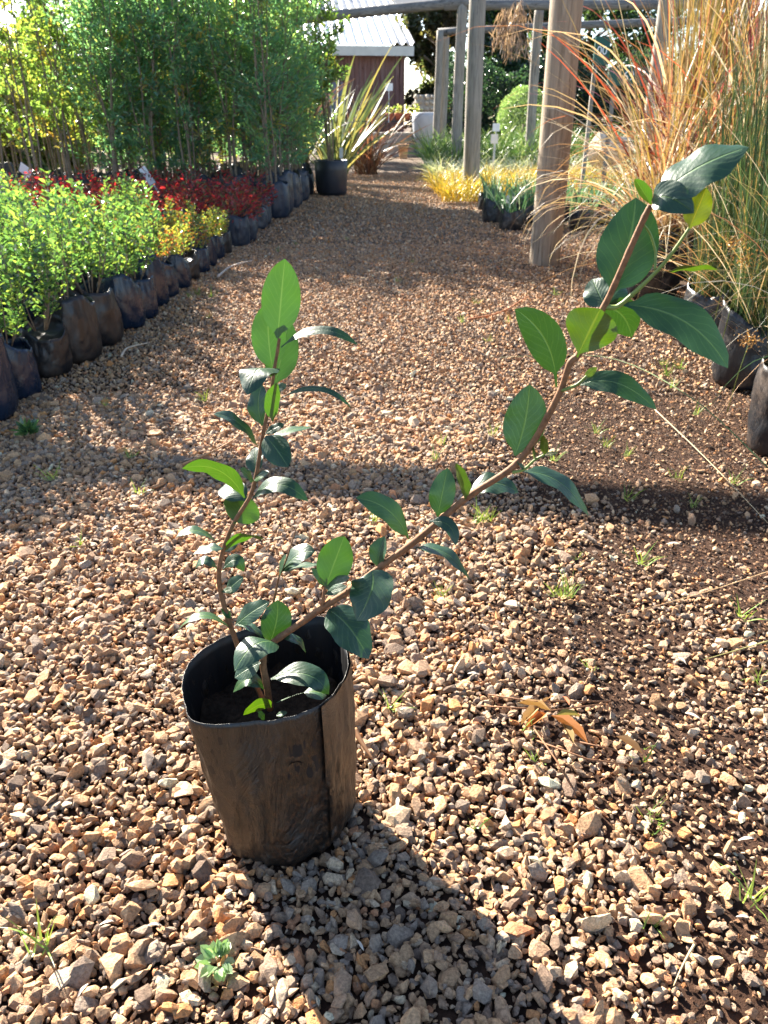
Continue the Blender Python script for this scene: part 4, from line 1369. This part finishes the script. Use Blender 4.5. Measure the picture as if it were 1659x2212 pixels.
post((1.11, 10.75, 0), .100, 2.85, M['post'], 'grey timber post standing in front of the yellow grass bed', 2)
post((1.42, 16.6, 0), .098, 2.80, M['post'], 'grey timber post between the yellow bed and the big pale urn', 3)
post((1.33, 21.6, 0), .085, 2.80, M['post'], 'thin grey timber post just beyond the pale urn', 4)
post((1.49, 21.9, 0), .10, 2.70, M['post'], 'grey timber post paired with the thin one beyond the urn', 5)
post((3.35, 10.9, 0), .085, 2.85, M['post'], 'pale thin timber post seen through the dry grass by the green sign', 6)
post((4.25, 10.6, 0), .10, 2.75, M['post'], 'timber post at the plot edge under the far rail', 7)
post((2.9, 17.0, 0), .09, 2.8, M['post'], 'timber post behind the green tufts beside the round topiary', 8)
def beam(a, b, w, h, label, mat=None):
    a, b = Vector(a), Vector(b)
    c = (a + b) / 2
    d = b - a
    n = 14
    mb = MB()
    q = d.to_track_quat('X', 'Z').to_matrix()
    V, F = [], []
    for i in range(n + 1):
        t = i / n - .5
        for k in range(10):
            an = 2 * math.pi * k / 10
            wob = 1 + .05 * noise.noise(Vector((t * 9, k, a.y)))
            V.append(Vector((t * d.length, math.cos(an) * w / 2 * wob, math.sin(an) * h / 2 * wob + .01 * math.sin(t * 6 + a.y))))
    for i in range(n):
        for k in range(10):
            F.append((i * 10 + k, i * 10 + (k + 1) % 10, (i + 1) * 10 + (k + 1) % 10, (i + 1) * 10 + k))
    F.append(tuple(range(10))[::-1]); F.append(tuple(n * 10 + k for k in range(10)))
    mb.add([q @ p for p in V], F)
    o = mb.obj('pergola_beam', mat or M['beam'], None, True, loc=c)
    tag(o, label, 'beam', 'timber beams of the pergola')
beam((-6.2, 6.72, 3.0), (4.4, 5.04, 3.0), .17, .16, 'round timber pole spanning the path on top of the thick tan post')
beam((-5.0, 18.1, 2.42), (1.75, 16.5, 2.80), .16, .17, 'weathered timber beam crossing the path in front of the hut roof')
beam((1.3, 21.7, 2.78), (9.0, 19.6, 2.9), .13, .16, 'far timber rail running from the paired posts towards the sunny side')
beam((1.1, 16.65, 2.74), (6.5, 16.2, 2.74), .14, .16, 'timber rail above the round topiary')
beam((2.9, 11.0, 2.35), (7.2, 9.6, 2.6), .10, .12, 'lower timber rail behind the dry grass with sky above it')
beam((3.3, 10.8, 2.75), (7.2, 10.2, 2.68), .13, .14, 'upper timber rail behind the dry grass at the top of the view')

# shade cloth sagging behind the cross beam
def shade():
    n = 16
    V, F = [], []
    for i in range(n + 1):
        for j in range(5):
            t, s = i / n, j / 4
            x = -5.0 + 6.6 * t
            y = 18.2 - 1.57 * t + s * 1.3
            z = 2.51 + .375 * t + s * .42 - .05 * math.sin(math.pi * t) - .03 * math.sin(math.pi * s)
            V.append((x, y, z))
    for i in range(n):
        for j in range(4):
            a = i * 5 + j
            F.append((a, a + 5, a + 6, a + 1))
    m = MB(); m.add(V, F)
    tag(m.obj('shade_net', M['net'], None, True), 'grey shade net stretched behind the cross beam', 'shade net')
shade()

# ---------------------------------------------------------------- hut, urn, wall and pots at the end of the path
def hut():
    root = empty('plank_hut', (-1.72, 30.0, 0.14), R(6))
    tag(root, 'plank hut with a white corrugated roof at the end of the path', 'hut')
    # planks
    m = MB()
    x0, x1 = -3.6, 2.36
    k = 0
    x = x0
    rg = random.Random(4)
    while x < x1:
        w = rg.uniform(.14, .2)
        m.box((x + w / 2, rg.uniform(-.006, .006), 1.30), (w - .012, .05, 3.0)); x += w
    y = 0.1
    while y < 5:
        m.box((x1 - .02, y + .1, 1.30), (.05, .185, 3.0)); y += .2
    m.box(((x0 + x1) / 2, .06, 1.4), (x1 - x0 - .1, .03, 2.78))
    m.obj('wall', M['plank'], root)
    # corrugated sheet
    x1 -= .31
    nx = 220
    V, F = [], []
    L, rise, ov = 6.5, 2.0, .55
    for i in range(nx + 1):
        xx = x0 - .3 + (x1 + .65 - x0 + .3) * i / nx
        z = .05 * max(-.7, min(.7, math.sin(2 * math.pi * xx / .29) * 1.3))
        for j in range(5):
            t = j / 4
            V.append((xx, -ov + L * t, 3.0 + rise * t + z))
    for i in range(nx):
        for j in range(4):
            a = i * 5 + j
            F.append((a, a + 5, a + 6, a + 1))
    r = MB(); r.add(V, F)
    r.obj('roof', M['roof'], root)
    f = MB(); f.box(((x0 + x1 + .35) / 2, -ov + .05, 2.80), (x1 - x0 + .9, .04, .28)); f.bar((x1 + .62, -ov + .08, 2.80), (x1 + .62, -ov + L, 2.80 + rise), .04, .26)
    f.obj('fascia', M['fascia'], root)
    d = MB(); d.box((-.15, -.045, .9), (.95, .03, 2.0)); d.obj('door', mat_wood('hut_door', (0.20, 0.20, 0.24), (0.3, 0.31, 0.36), (7, 7, .6)), root)
hut()

def end_of_path():
    u = MB(); u.lathe([(.20, 0), (.22, .03), (.27, .25), (.335, .6), (.365, .85), (.36, .98), (.325, 1.06), (.30, 1.075), (.275, 1.05), (.26, .9)], 40)
    tag(u.obj('urn', M['urn'], None, True, loc=(1.12, 23.2, 0)), 'tall pale grey glazed urn beside the timber posts', 'urn')
    p = MB(); p.lathe([(.095, 0), (.10, .02), (.125, .27), (.148, .275), (.15, .34), (.135, .345), (.125, .28)], 28)
    root = empty('terracotta_pot', (.50, 22.0, 0)); tag(root, 'small pale terracotta pot in front of the low concrete planter', 'pot')
    p.obj('pot', M['terracotta'], root, True)
    q = MB(); q.tube([(0, 0, .28), (.01, 0, .5)], [.008, .005], 6); q.obj('stake', M['grey_bark'], root)
    c = MB(); c.box((0, 0, .26), (1.9, .6, .52)); c.box((0, 0, .555), (2.0, .7, .07))
    tag(c.obj('concrete_planter', M['concrete'], None, loc=(.0, 23.6, 0)), 'low concrete planter wall behind the small terracotta pot', 'planter')
    # cage of round stones
    root = empty('stone_pillar', (1.25, 26.0, 0)); tag(root, 'square pillar of rounded river stones behind the urn', 'pillar')
    g = MB()
    rg = random.Random(8)
    base = [(Vector(v), None) for v in [(0, 0, 1)]]
    kinds = hulls(8, 18, 77, 1)
    for z in range(10):
        for i in range(5):
            for f in range(2):
                kv, kf = kinds[rg.randrange(8)]
                s = .085 * rg.uniform(.8, 1.1)
                cx, cy = (-.32 + i * .16, -.32) if f == 0 else (.36, -.32 + i * .16)
                g.add([(v[0] * s + cx + rg.uniform(-.02, .02), v[1] * s + cy, v[2] * s * .9 + .1 + z * .155) for v in kv], [tuple(t) for t in kf])
    g.obj('stones', M['rock'], root)
    b = MB(); b.box((0, 0, .78), (.64, .60, 1.56)); b.obj('core', M['concrete'], root)
    # stand with red pots
    root = empty('plant_stand', (.55, 25.2, 0)); tag(root, 'dark iron stand below the row of red clay pots', 'stand')
    s = MB(); s.box((0, 0, .86), (1.1, .35, .03))
    s.obj('shelf', M['dark_iron'], root)
    for x in (-.5, .5):
        for y in (-.14, .14):
            l = MB(); l.bar((x, y, 0), (x, y, .845), .03, .03); l.obj('leg', M['dark_iron'], root)
    for i in range(4):
        r = empty('clay_pot', (.16 + i * .26, 25.2, .876)); tag(r, f'red clay pot, {nth(i + 1)} in the row on the dark stand', 'pot', 'red clay pots on the stand')
        l = MB(); l.lathe([(.07, 0), (.10, .15), (.112, .155), (.112, .2), (.10, .2), (.09, .17)], 20); l.obj('pot', M['red_clay'], r, True)
        rg2 = np.random.default_rng(600 + i)
        V, F, C = leaf_soup(rg2.normal(0, .05, (60, 3)) * np.array([1, 1, 1.2]) + np.array([0, 0, .28]), unit(rg2, 60), unit(rg2, 60), .07, .04, pick(rg2, 60, [(0.30, 0.28, 0.05), (0.12, 0.16, 0.04), (0.5, 0.45, 0.3)], [2, 2, 1]))
        obj('foliage', np_mesh('foliage', V, [F], [M['leaf']], col=C), r)
end_of_path()

# ---------------------------------------------------------------- trees, hedge, topiary, rocks behind
def tree(name, label, loc, H, rad, cols, w, seed, leafs=9000, leafL=.12, z0=.25, trunk_r=.12, ratio=.5, group='trees behind the nursery'):
    rg = np.random.default_rng(seed)
    root = empty(name, loc); tag(root, label, 'tree', group)
    t = MB()
    P = smooth_path([Vector((0, 0, 0)), Vector((rg.normal(0, .1), rg.normal(0, .1), H * .35)), Vector((rg.normal(0, .2), rg.normal(0, .2), H * .7)), Vector((rg.normal(0, .2), 0, H * .95))], 4)
    t.tube(P, list(np.linspace(trunk_r, .02, len(P))), 9)
    ncl = 60
    cen = []
    for i in range(ncl):
        z = H * (z0 + (1 - z0) * rg.random() ** .9)
        rr = rad * math.sqrt(max(.05, 1 - ((z / H - .5) / .62) ** 2)) * math.sqrt(rg.random())
        a = rg.uniform(0, 6.28)
        c = Vector((rr * math.cos(a), rr * math.sin(a), z))
        o = P[min(len(P) - 1, int(len(P) * z / H * .8))]
        t.tube([o, (o + c) / 2 + Vector((0, 0, .1)), c], [trunk_r * .3, trunk_r * .18, .01], 5, cap=False)
        cen.append(c[:])
    t.obj('trunk', M['grey_bark'], root, True)
    cen = np.array(cen)
    idx = rg.integers(0, ncl, leafs)
    cr = rad * rg.uniform(.18, .36, ncl)
    pos = cen[idx] + unit(rg, leafs) * (cr[idx] * rg.random(leafs) ** .5)[:, None]
    tone = pick(rg, ncl, cols, w)
    colr = .6 * tone[idx] + .4 * pick(rg, leafs, cols, w)
    L = leafL * rg.uniform(.6, 1.3, leafs)
    V, F, C = leaf_soup(pos, unit(rg, leafs), unit(rg, leafs) + np.array([0, 0, .8]), L, L * ratio, colr)
    obj('crown', np_mesh('crown', V, [F], [M['sapling_leaf']], col=C), root)
DARK = [(0.022, 0.045, 0.026), (0.035, 0.060, 0.03), (0.05, 0.075, 0.035)]
BROWN = [(0.10, 0.075, 0.045), (0.16, 0.10, 0.06), (0.06, 0.06, 0.035), (0.05, 0.065, 0.035)]
tree('dark_tree', 'dark evergreen with browned branches right beside the plank hut', (1.85, 32.5, 0), 7.5, 1.35, BROWN, [2, 1.2, 2, 2], 701, 16000, .20, .03)
tree('dark_tree', 'dark evergreen behind the pairing of timber posts', (4.6, 32.0, 0), 5.2, 2.1, DARK, [2, 2, 1], 702, 16000, .20, .03)
tree('dark_tree', 'dark evergreen behind the thick tan post', (7.4, 32.5, 0), 5.4, 2.1, DARK, [2, 2, 1], 703, 14000, .18, .05)
tree('dark_tree', 'bluish evergreen seen below the far rail beyond the green sign', (11.0, 34.0, 0), 5.6, 2.2, DARK, [1, 2, 2], 704, 10000, .15, .05)
tree('dark_tree', 'evergreen furthest along the sunny edge behind the dry grass', (15.0, 33.0, 0), 4.4, 2.4, DARK, [1, 2, 2], 705, 10000, .15, .05)
SUNNY = [(0.16, 0.19, 0.05), (0.10, 0.14, 0.045), (0.26, 0.20, 0.05)]
for i, (x, y, h, r, c, lab) in enumerate([(-3.2, 22, 5.2, 1.7, DARK, 'dark tree standing behind the dense saplings near the hut'), (-6.2, 21, 5.0, 1.9, DARK, 'dark tree behind the middle of the dense saplings'),
                                          (-9.6, 24, 2.9, 1.6, SUNNY, 'sunlit yellow-green tree behind the open saplings'), (-13.2, 25, 2.7, 1.7, SUNNY, 'sunlit tree at the far end behind the open saplings'),
                                          (-7.4, 30, 4.0, 1.6, SUNNY, 'pale tree far behind the gap in the saplings'),
                                          (-6.4, 15.4, 1.35, 1.1, SUNNY, 'bushy yellow-green shrub close behind the saplings'), (-9.0, 15.8, 1.3, 1.2, SUNNY, 'bushy yellow-green shrub at the far end behind the open saplings')]):
    tree('broad_tree', lab, (x, y, 0), h, r, c, [2, 2, 1], 720 + i, 9000, .13, .08)

def hedge():
    rg = np.random.default_rng(740)
    n = 26000
    pos = np.c_[rg.uniform(0, 9.3, n), rg.normal(0, .38, n), 2.5 * rg.random(n) ** .8]
    pos[:, 2] += .25 * np.sin(pos[:, 0] * 2.3) * pos[:, 2] / 2
    L = rg.uniform(.05, .12, n)
    V, F, C = leaf_soup(pos, unit(rg, n), unit(rg, n), L, L * .5, pick(rg, n, [(0.015, 0.032, 0.024), (0.022, 0.045, 0.030), (0.035, 0.06, 0.035)], [3, 2, 1]))
    root = empty('hedge', (1.75, 27.0, 0)); tag(root, 'dark clipped hedge behind the beds and the round topiary', 'hedge')
    obj('foliage', np_mesh('foliage', V, [F], [M['sapling_leaf']], col=C), root)
    t = MB()
    for i in range(17): t.tube([(.3 + i * .5, 0, 0), (.32 + i * .5, .02, 1.3)], [.03, .015], 6)
    t.obj('trunks', M['grey_bark'], root, True)
hedge()
def topiary():
    rg = np.random.default_rng(750)
    root = empty('topiary_ball', (3.60, 22.3, 0)); tag(root, 'round clipped pale green topiary in front of the dark hedge', 'topiary')
    n = 9000
    d = unit(rg, n)
    pos = d * (.64 * (1 + .06 * np.sin(d[:, :1] * 7) * np.sin(d[:, 2:3] * 6)) * rg.uniform(.82, 1.03, (n, 1))) + np.array([0, 0, 1.0])
    L = rg.uniform(.03, .06, n)
    V, F, C = leaf_soup(pos, d + rg.normal(0, .6, (n, 3)), unit(rg, n), L, L * .5, pick(rg, n, [(0.16, 0.22, 0.12), (0.11, 0.17, 0.08), (0.25, 0.30, 0.18)], [3, 3, 1]))
    obj('foliage', np_mesh('foliage', V, [F], [M['leaf']], col=C), root)
    t = MB(); t.tube([(0, 0, 0), (.02, 0, .8)], [.06, .04], 8); t.obj('trunk', M['grey_bark'], root, True)
topiary()
def plumes():
    rg = np.random.default_rng(760)
    for i, (u, v, Y, lab) in enumerate([(1118, 60, 15.0, 'dry hanging plume below the rail, beside the thick tan post'), (1090, 75, 15.3, 'smaller dry hanging plume below the rail')]):
        root = empty('dry_plume', at(u, v, Y)); tag(root, lab, 'dry plume', 'dry plumes hanging from the rail')
        n = 170
        t = rg.random(n)
        pos = np.c_[rg.normal(0, .05, n) * (1 + t * 2), rg.normal(0, .05, n), -t * (.75 - .25 * i) + .40]
        V, F, C = leaf_soup(pos, np.c_[rg.normal(0, .35, n), rg.normal(0, .3, n), -np.ones(n)], unit(rg, n), rg.uniform(.12, .3, n), .012, pick(rg, n, [(0.34, 0.25, 0.18), (0.22, 0.16, 0.12), (0.46, 0.36, 0.26)], [2, 2, 1]))
        obj('plume', np_mesh('plume', V, [F], [M['blade']], col=C), root)
plumes()
def rocks():
    rg = random.Random(11)
    ks = hulls(6, 26, 90, .8)
    places = ['on top of the pile', 'at the near foot of the pile', 'in the middle of the pile', 'at the far foot of the pile']
    k = 0
    for i in range(14):
        kv, kf = ks[rg.randrange(6)]
        s = rg.uniform(.22, .42)
        x = 4.4 + rg.uniform(-1.2, 1.8); y = 12.2 + rg.uniform(-.8, 1.2); z = s * .5 + (.35 if i % 3 == 0 else 0)
        m = MB(); m.add([(v[0] * s * 1.2, v[1] * s, v[2] * s) for v in kv], [tuple(t) for t in kf])
        o = m.obj('rock', M['rock'], None, loc=(x, y, z), rz=rg.uniform(0, 6))
        tag(o, f'pale rock in the heap behind the dry grass, {nth(i + 1)} counted along the heap', 'rock', 'pale rocks heaped behind the dry grass')
rocks()
def far_shed():
    root = empty('far_shed', (-8.6, 34, 0), R(-8)); tag(root, 'distant shed with a pale blue-grey roof glimpsed above the open saplings', 'shed')
    m = MB(); m.box((0, 0, 1.5), (6.5, 4, 3.0)); m.obj('wall', M['concrete'], root)
    r = MB(); r.add([(-3.6, -2.4, 2.95), (3.6, -2.4, 2.95), (3.6, 0, 4.6), (-3.6, 0, 4.6), (-3.6, 2.4, 2.95), (3.6, 2.4, 2.95)], [(0, 1, 2, 3), (3, 2, 5, 4)])
    r.obj('roof', M['roof'], root)
far_shed()

# green price boards
def board(c, w, h, txt, label, size):
    root = empty('green_sign', c); tag(root, label, 'sign', 'green price boards')
    m = MB(); m.box((0, 0, 0), (w, .02, h)); m.obj('board', M['green_board'], root)
    p = MB(); p.bar((-.3 * w, .03, -c[2]), (-.3 * w, .03, h * .4), .04, .03); p.obj('post', M['post'], root)
    cu = bpy.data.curves.new('lettering', 'FONT'); cu.body = txt; cu.size = size; cu.align_x = 'CENTER'; cu.align_y = 'CENTER'; cu.extrude = .002
    cu.materials.append(M['white_plastic'])
    tmp = bpy.data.objects.new('lettering_outline', cu)
    me = bpy.data.meshes.new_from_object(tmp)
    bpy.data.objects.remove(tmp); bpy.data.curves.remove(cu)
    t = obj('lettering', me)
    t.parent = root; t.rotation_euler = (R(90), 0, 0); t.location = (0, -.013, 0)
c = at(1357, 165, 9.2); board(c, .42, .17, '69', 'low dark green board with white figures 69 among the dry grass', .12)
c = at(1300, 110, 9.4); board(c, .16, .26, '00', 'small upright green board with white figures behind the straw stalks', .11)

# ---------------------------------------------------------------- small things on the gravel
def tuft_mesh(seed, n, L, cols):
    rg = np.random.default_rng(seed)
    V, F, C = blades(rg, n, .012, L, (.05, .8), (.1, 1.2), (.0016, .0030), cols, [2, 2, 1], seg=5)
    return np_mesh('grass_tuft', V, [F], [M['blade']], col=C)
def tufts():
    cols = [(0.16, 0.26, 0.045), (0.22, 0.30, 0.05), (0.09, 0.17, 0.035)]
    ms = [tuft_mesh(800 + i, (6, 9, 14, 22)[i], ((.02, .05), (.03, .07), (.03, .06), (.03, .08))[i], cols) for i in range(4)]
    pts = [(1140, 1590, 0), (1165, 1655, 0), (1408, 1775, 2), (1640, 1480, 1), (1415, 1800, 0), (845, 1535, 1), (95, 2062, 1), (957, 1290, 2), (1222, 1295, 3), (1200, 1290, 2), (1310, 970, 2), (1352, 990, 1), (1285, 940, 1), (1462, 1040, 2),
           (1358, 1085, 2), (1190, 1000, 1), (1052, 1130, 2), (1030, 1135, 1), (805, 1135, 1), (1380, 1225, 1), (1248, 1210, 0), (1055, 740, 2), (955, 965, 1), (935, 1000, 1), (1066, 945, 1), (115, 1040, 2), (125, 1020, 0), (285, 992, 2), (232, 880, 1), (440, 870, 2),
           (430, 640, 3), (455, 645, 3), (410, 645, 2), (450, 690, 1), (860, 612, 2), (1030, 660, 2), (1000, 700, 1), (750, 520, 2), (600, 545, 3), (640, 530, 2), (1440, 815, 3), (1450, 840, 3), (1470, 800, 3), (1430, 790, 2), (1500, 900, 1), (1200, 640, 2), (1240, 600, 2),
           (1160, 560, 1), (1100, 700, 1), (890, 570, 1), (1280, 1450, 0), (1600, 1340, 1), (1500, 1100, 1), (1580, 1050, 1), (1390, 1640, 0), (1040, 1790, 0), (300, 1070, 1), (170, 1180, 0), (1620, 1960, 1), (1400, 2010, 0)]
    pts.sort(key=lambda q: gnd(q[0], q[1]).y)
    rg = random.Random(2)
    for i, (u, v, k) in enumerate(pts):
        p = gnd(u, v, .003)
        o = obj('grass_tuft', ms[k], None, p, rg.uniform(0, 6.28))
        o.scale = (rg.uniform(.8, 1.2),) * 3
        tag(o, f'small bright green grass tuft in the gravel, {nth(i + 1)} of them counted away from the camera', 'grass tuft', 'grass tufts sprouting in the gravel')
tufts()

M['husk'] = leaf_mat('pale_husk', .25, (1.2, 1.1, .9), .6, .3)
def husks():
    """pale dry petals and leaf scales lying on the stones"""
    pts = [(240, 1765, 40), (215, 1998, 42), (320, 1998, 45), (190, 2125, 50), (770, 2030, 45), (860, 1722, 45), (945, 1815, 36), (1480, 1540, 38), (1595, 1815, 46), (1465, 1420, 32), (1010, 1455, 30), (1620, 1425, 36), (1440, 1175, 30), (1560, 1400, 30), (180, 1330, 40),
           (345, 1755, 24), (1590, 1980, 40), (1310, 2070, 40), (480, 1660, 30), (355, 1468, 26), (255, 1135, 30), (1125, 1545, 25), (1120, 1660, 30)]
    pts.sort(key=lambda q: gnd(q[0], q[1]).y)
    rg = np.random.default_rng(850)
    for i, (u, v, l) in enumerate(pts):
        p = gnd(u, v, .024)
        a = rg.uniform(-2.2, .4)
        d = np.array([[math.cos(a), math.sin(a), rg.uniform(-.1, .1)]])
        Lw = l / 1661 * p.y * 1.1
        NV = 7
        V, F = [], []
        for k in range(NV + 1):
            t = k / NV
            w = Lw * .105 * (math.sin(math.pi * min(1, t * .9 + .1)) ** .7) * (1.0 if t > .35 else .55 + 1.2 * t)
            for x in (-1, 0, 1):
                V.append((t * Lw * math.cos(a) - x * w * math.sin(a), t * Lw * math.sin(a) + x * w * math.cos(a), .003 * math.sin(t * 3) + abs(x) * w * .35 + t * rg.uniform(0, .002)))
        for k in range(NV):
            for x in range(2):
                q = k * 3 + x
                F.append((q, q + 1, q + 4, q + 3))
        c = np.tile(np.array([[0.72, 0.64, 0.53]]) * rg.uniform(.75, 1.15), (len(V), 1))
        o = obj('dry_petal', np_mesh('dry_petal', np.array(V), [np.array(F)], [M['husk']], col=c, smooth=True), None, p)
        tag(o, f'pale dry fallen petal on the gravel, {nth(i + 1)} counted away from the camera', 'petal', 'pale fallen petals on the gravel')
husks()

def straw(name, label, pts, r, colr, grp='dry stalks lying on the gravel'):
    P = smooth_path([gnd(u, v, z) for u, v, z in pts], 5)
    o0 = P[0].copy()
    m = MB(); m.tube([p - o0 for p in P], list(np.linspace(r, r * .35, len(P))), 6)
    mt = mat_simple('straw_' + label[:10], colr, .7, .3, .2, 40, .0005)
    o = m.obj(name, mt, None, True, loc=o0)
    tag(o, label, 'stalk', grp)
straw('dry_stalk', 'long orange-tan dry blade lying behind the upright stem', [(395, 1003, .016), (470, 970, .018), (515, 940, .022), (520, 915, .026)], .0035, (.42, .22, .10))
straw('dry_stalk', 'short tan dry blade lying past the tip of the upright stem', [(690, 892, .02), (760, 872, .02)], .004, (.45, .27, .15))
straw('dry_stalk', 'pale bent stalk by the black bags of box shrub', [(262, 770, .02), (275, 752, .02), (318, 741, .03)], .006, (.50, .40, .30))
straw('dry_stalk', 'pale bent stalk beside the bags of yellow shrub', [(470, 598, .02), (500, 575, .03), (545, 563, .04)], .009, (.42, .36, .30))
straw('dry_stalk', 'thin straw crossing the soil towards the broken sprig', [(1659, 1235, .03), (1520, 1280, .025), (1320, 1335, .018)], .0012, (.50, .32, .16))
straw('dry_stalk', 'thin olive straw reaching in over dark soil', [(1659, 1385, .03), (1590, 1405, .02), (1520, 1425, .015)], .0014, (.30, .27, .10))
straw('dry_stalk', 'short yellowish stick on pale stones', [(1455, 2130, .015), (1475, 2085, .02), (1500, 2040, .03)][::-1], .0016, (.50, .38, .20))
straw('dry_stalk', 'thick brown root end lying against the black bag', [(765, 1575, .03), (785, 1610, .02), (805, 1640, .012)], .005, (.34, .17, .08))
straw('dry_stalk', 'red-brown pine straw on the path before the thick post', [(1010, 690, .01), (1080, 675, .02), (1140, 640, .03)], .006, (.40, .16, .07))
straw('dry_stalk', 'long pale straw stretched from the hanging leaf tip to the soil', [(1415, 885, .04), (1520, 985, .03), (1659, 1130, .02)], .0016, (.52, .40, .24))
straw('dry_stalk', 'long green reed lying across the path to the grass bags', [(1659, 1010, .12), (1480, 850, .20), (1300, 770, .10), (1080, 772, .02)], .0020, (.08, .12, .04))

def sprig():
    c = gnd(1190, 1535, .012)
    root = empty('fallen_sprig', c); tag(root, 'broken twig with orange and olive leaves lying on the gravel', 'sprig')
    m = MB()
    def g(u, v, z=.02): return gnd(u, v, z) - c
    for P in ([(1040, 1525), (1130, 1530), (1190, 1535), (1310, 1520)], [(1055, 1500), (1150, 1515), (1320, 1515)], [(1130, 1540), (1200, 1640), (1235, 1700)], [(1160, 1600), (1270, 1640), (1380, 1655)], [(1240, 1600), (1330, 1620)]):
        m.tube([g(u, v, .018 + .008 * math.sin(i * 2.1)) for i, (u, v) in enumerate(P)], [.0014] * len(P), 5)
    m.obj('twig', M['bark'], root, True)
    rg = np.random.default_rng(870)
    for (b, t, col) in [((1190, 1535), (1110, 1500), (.42, .30, .12)), ((1200, 1545), (1265, 1535), (.24, .26, .09)), ((1190, 1545), (1290, 1595), (.50, .24, .08)), ((1180, 1540), (1130, 1570), (.50, .20, .05)), ((1215, 1560), (1245, 1605), (.30, .24, .10)),
                        ((1165, 1525), (1120, 1560), (.48, .36, .18)), ((1230, 1525), (1215, 1495), (.46, .16, .05)), ((1330, 1590), (1400, 1625), (.42, .30, .16)), ((1170, 1520), (1190, 1500), (.50, .38, .20))]:
        B, T = g(*b, .022), g(*t, .028)
        d = np.array([(T - B)[:]]); L = (T - B).length
        V, F, C = leaf_soup(np.array([B[:]]), d, np.array([[rg.normal(0, .3), rg.normal(0, .3), 1]]), L * .85, L * .26, np.array([col]) * np.array([.72, .6, .5]), fold=.45, droop=.2)
        obj('leaf', np_mesh('leaf', V, [F], [M['husk']], col=C), root)
sprig()

def weed():
    p = gnd(470, 2085, .012)
    rg = np.random.default_rng(880)
    n = 26
    a = rg.uniform(0, 6.28, n)
    pos = np.c_[np.cos(a), np.sin(a), rg.uniform(.2, 1.2, n)] * .007
    V, F, C = leaf_soup(pos, np.c_[np.cos(a), np.sin(a), rg.uniform(-.2, .9, n)], np.tile([[0, 0, 1.]], (n, 1)) + rg.normal(0, .3, (n, 3)), rg.uniform(.012, .022, n), .012, pick(rg, n, [(0.16, 0.24, 0.13), (0.24, 0.33, 0.20)], [1, 1]))
    tag(obj('seedling', np_mesh('seedling', V, [F], [M['leaf']], col=C), None, p), 'grey-green rosette seedling on the gravel in front of the black bag', 'seedling')
    p = gnd(62, 935, .02)
    q = unit(rg, 40); q[:, 2] = abs(q[:, 2]) + .2
    V, F, C = leaf_soup(np.zeros((40, 3)) + q * .004, q, unit(rg, 40), rg.uniform(.025, .055, 40), .014, pick(rg, 40, [(0.06, 0.12, 0.06), (0.09, 0.16, 0.07)], [1, 1]))
    tag(obj('seedling', np_mesh('seedling', V, [F], [M['leaf']], col=C), None, p), 'bluish green weed at the foot of the black bags', 'seedling')
weed()
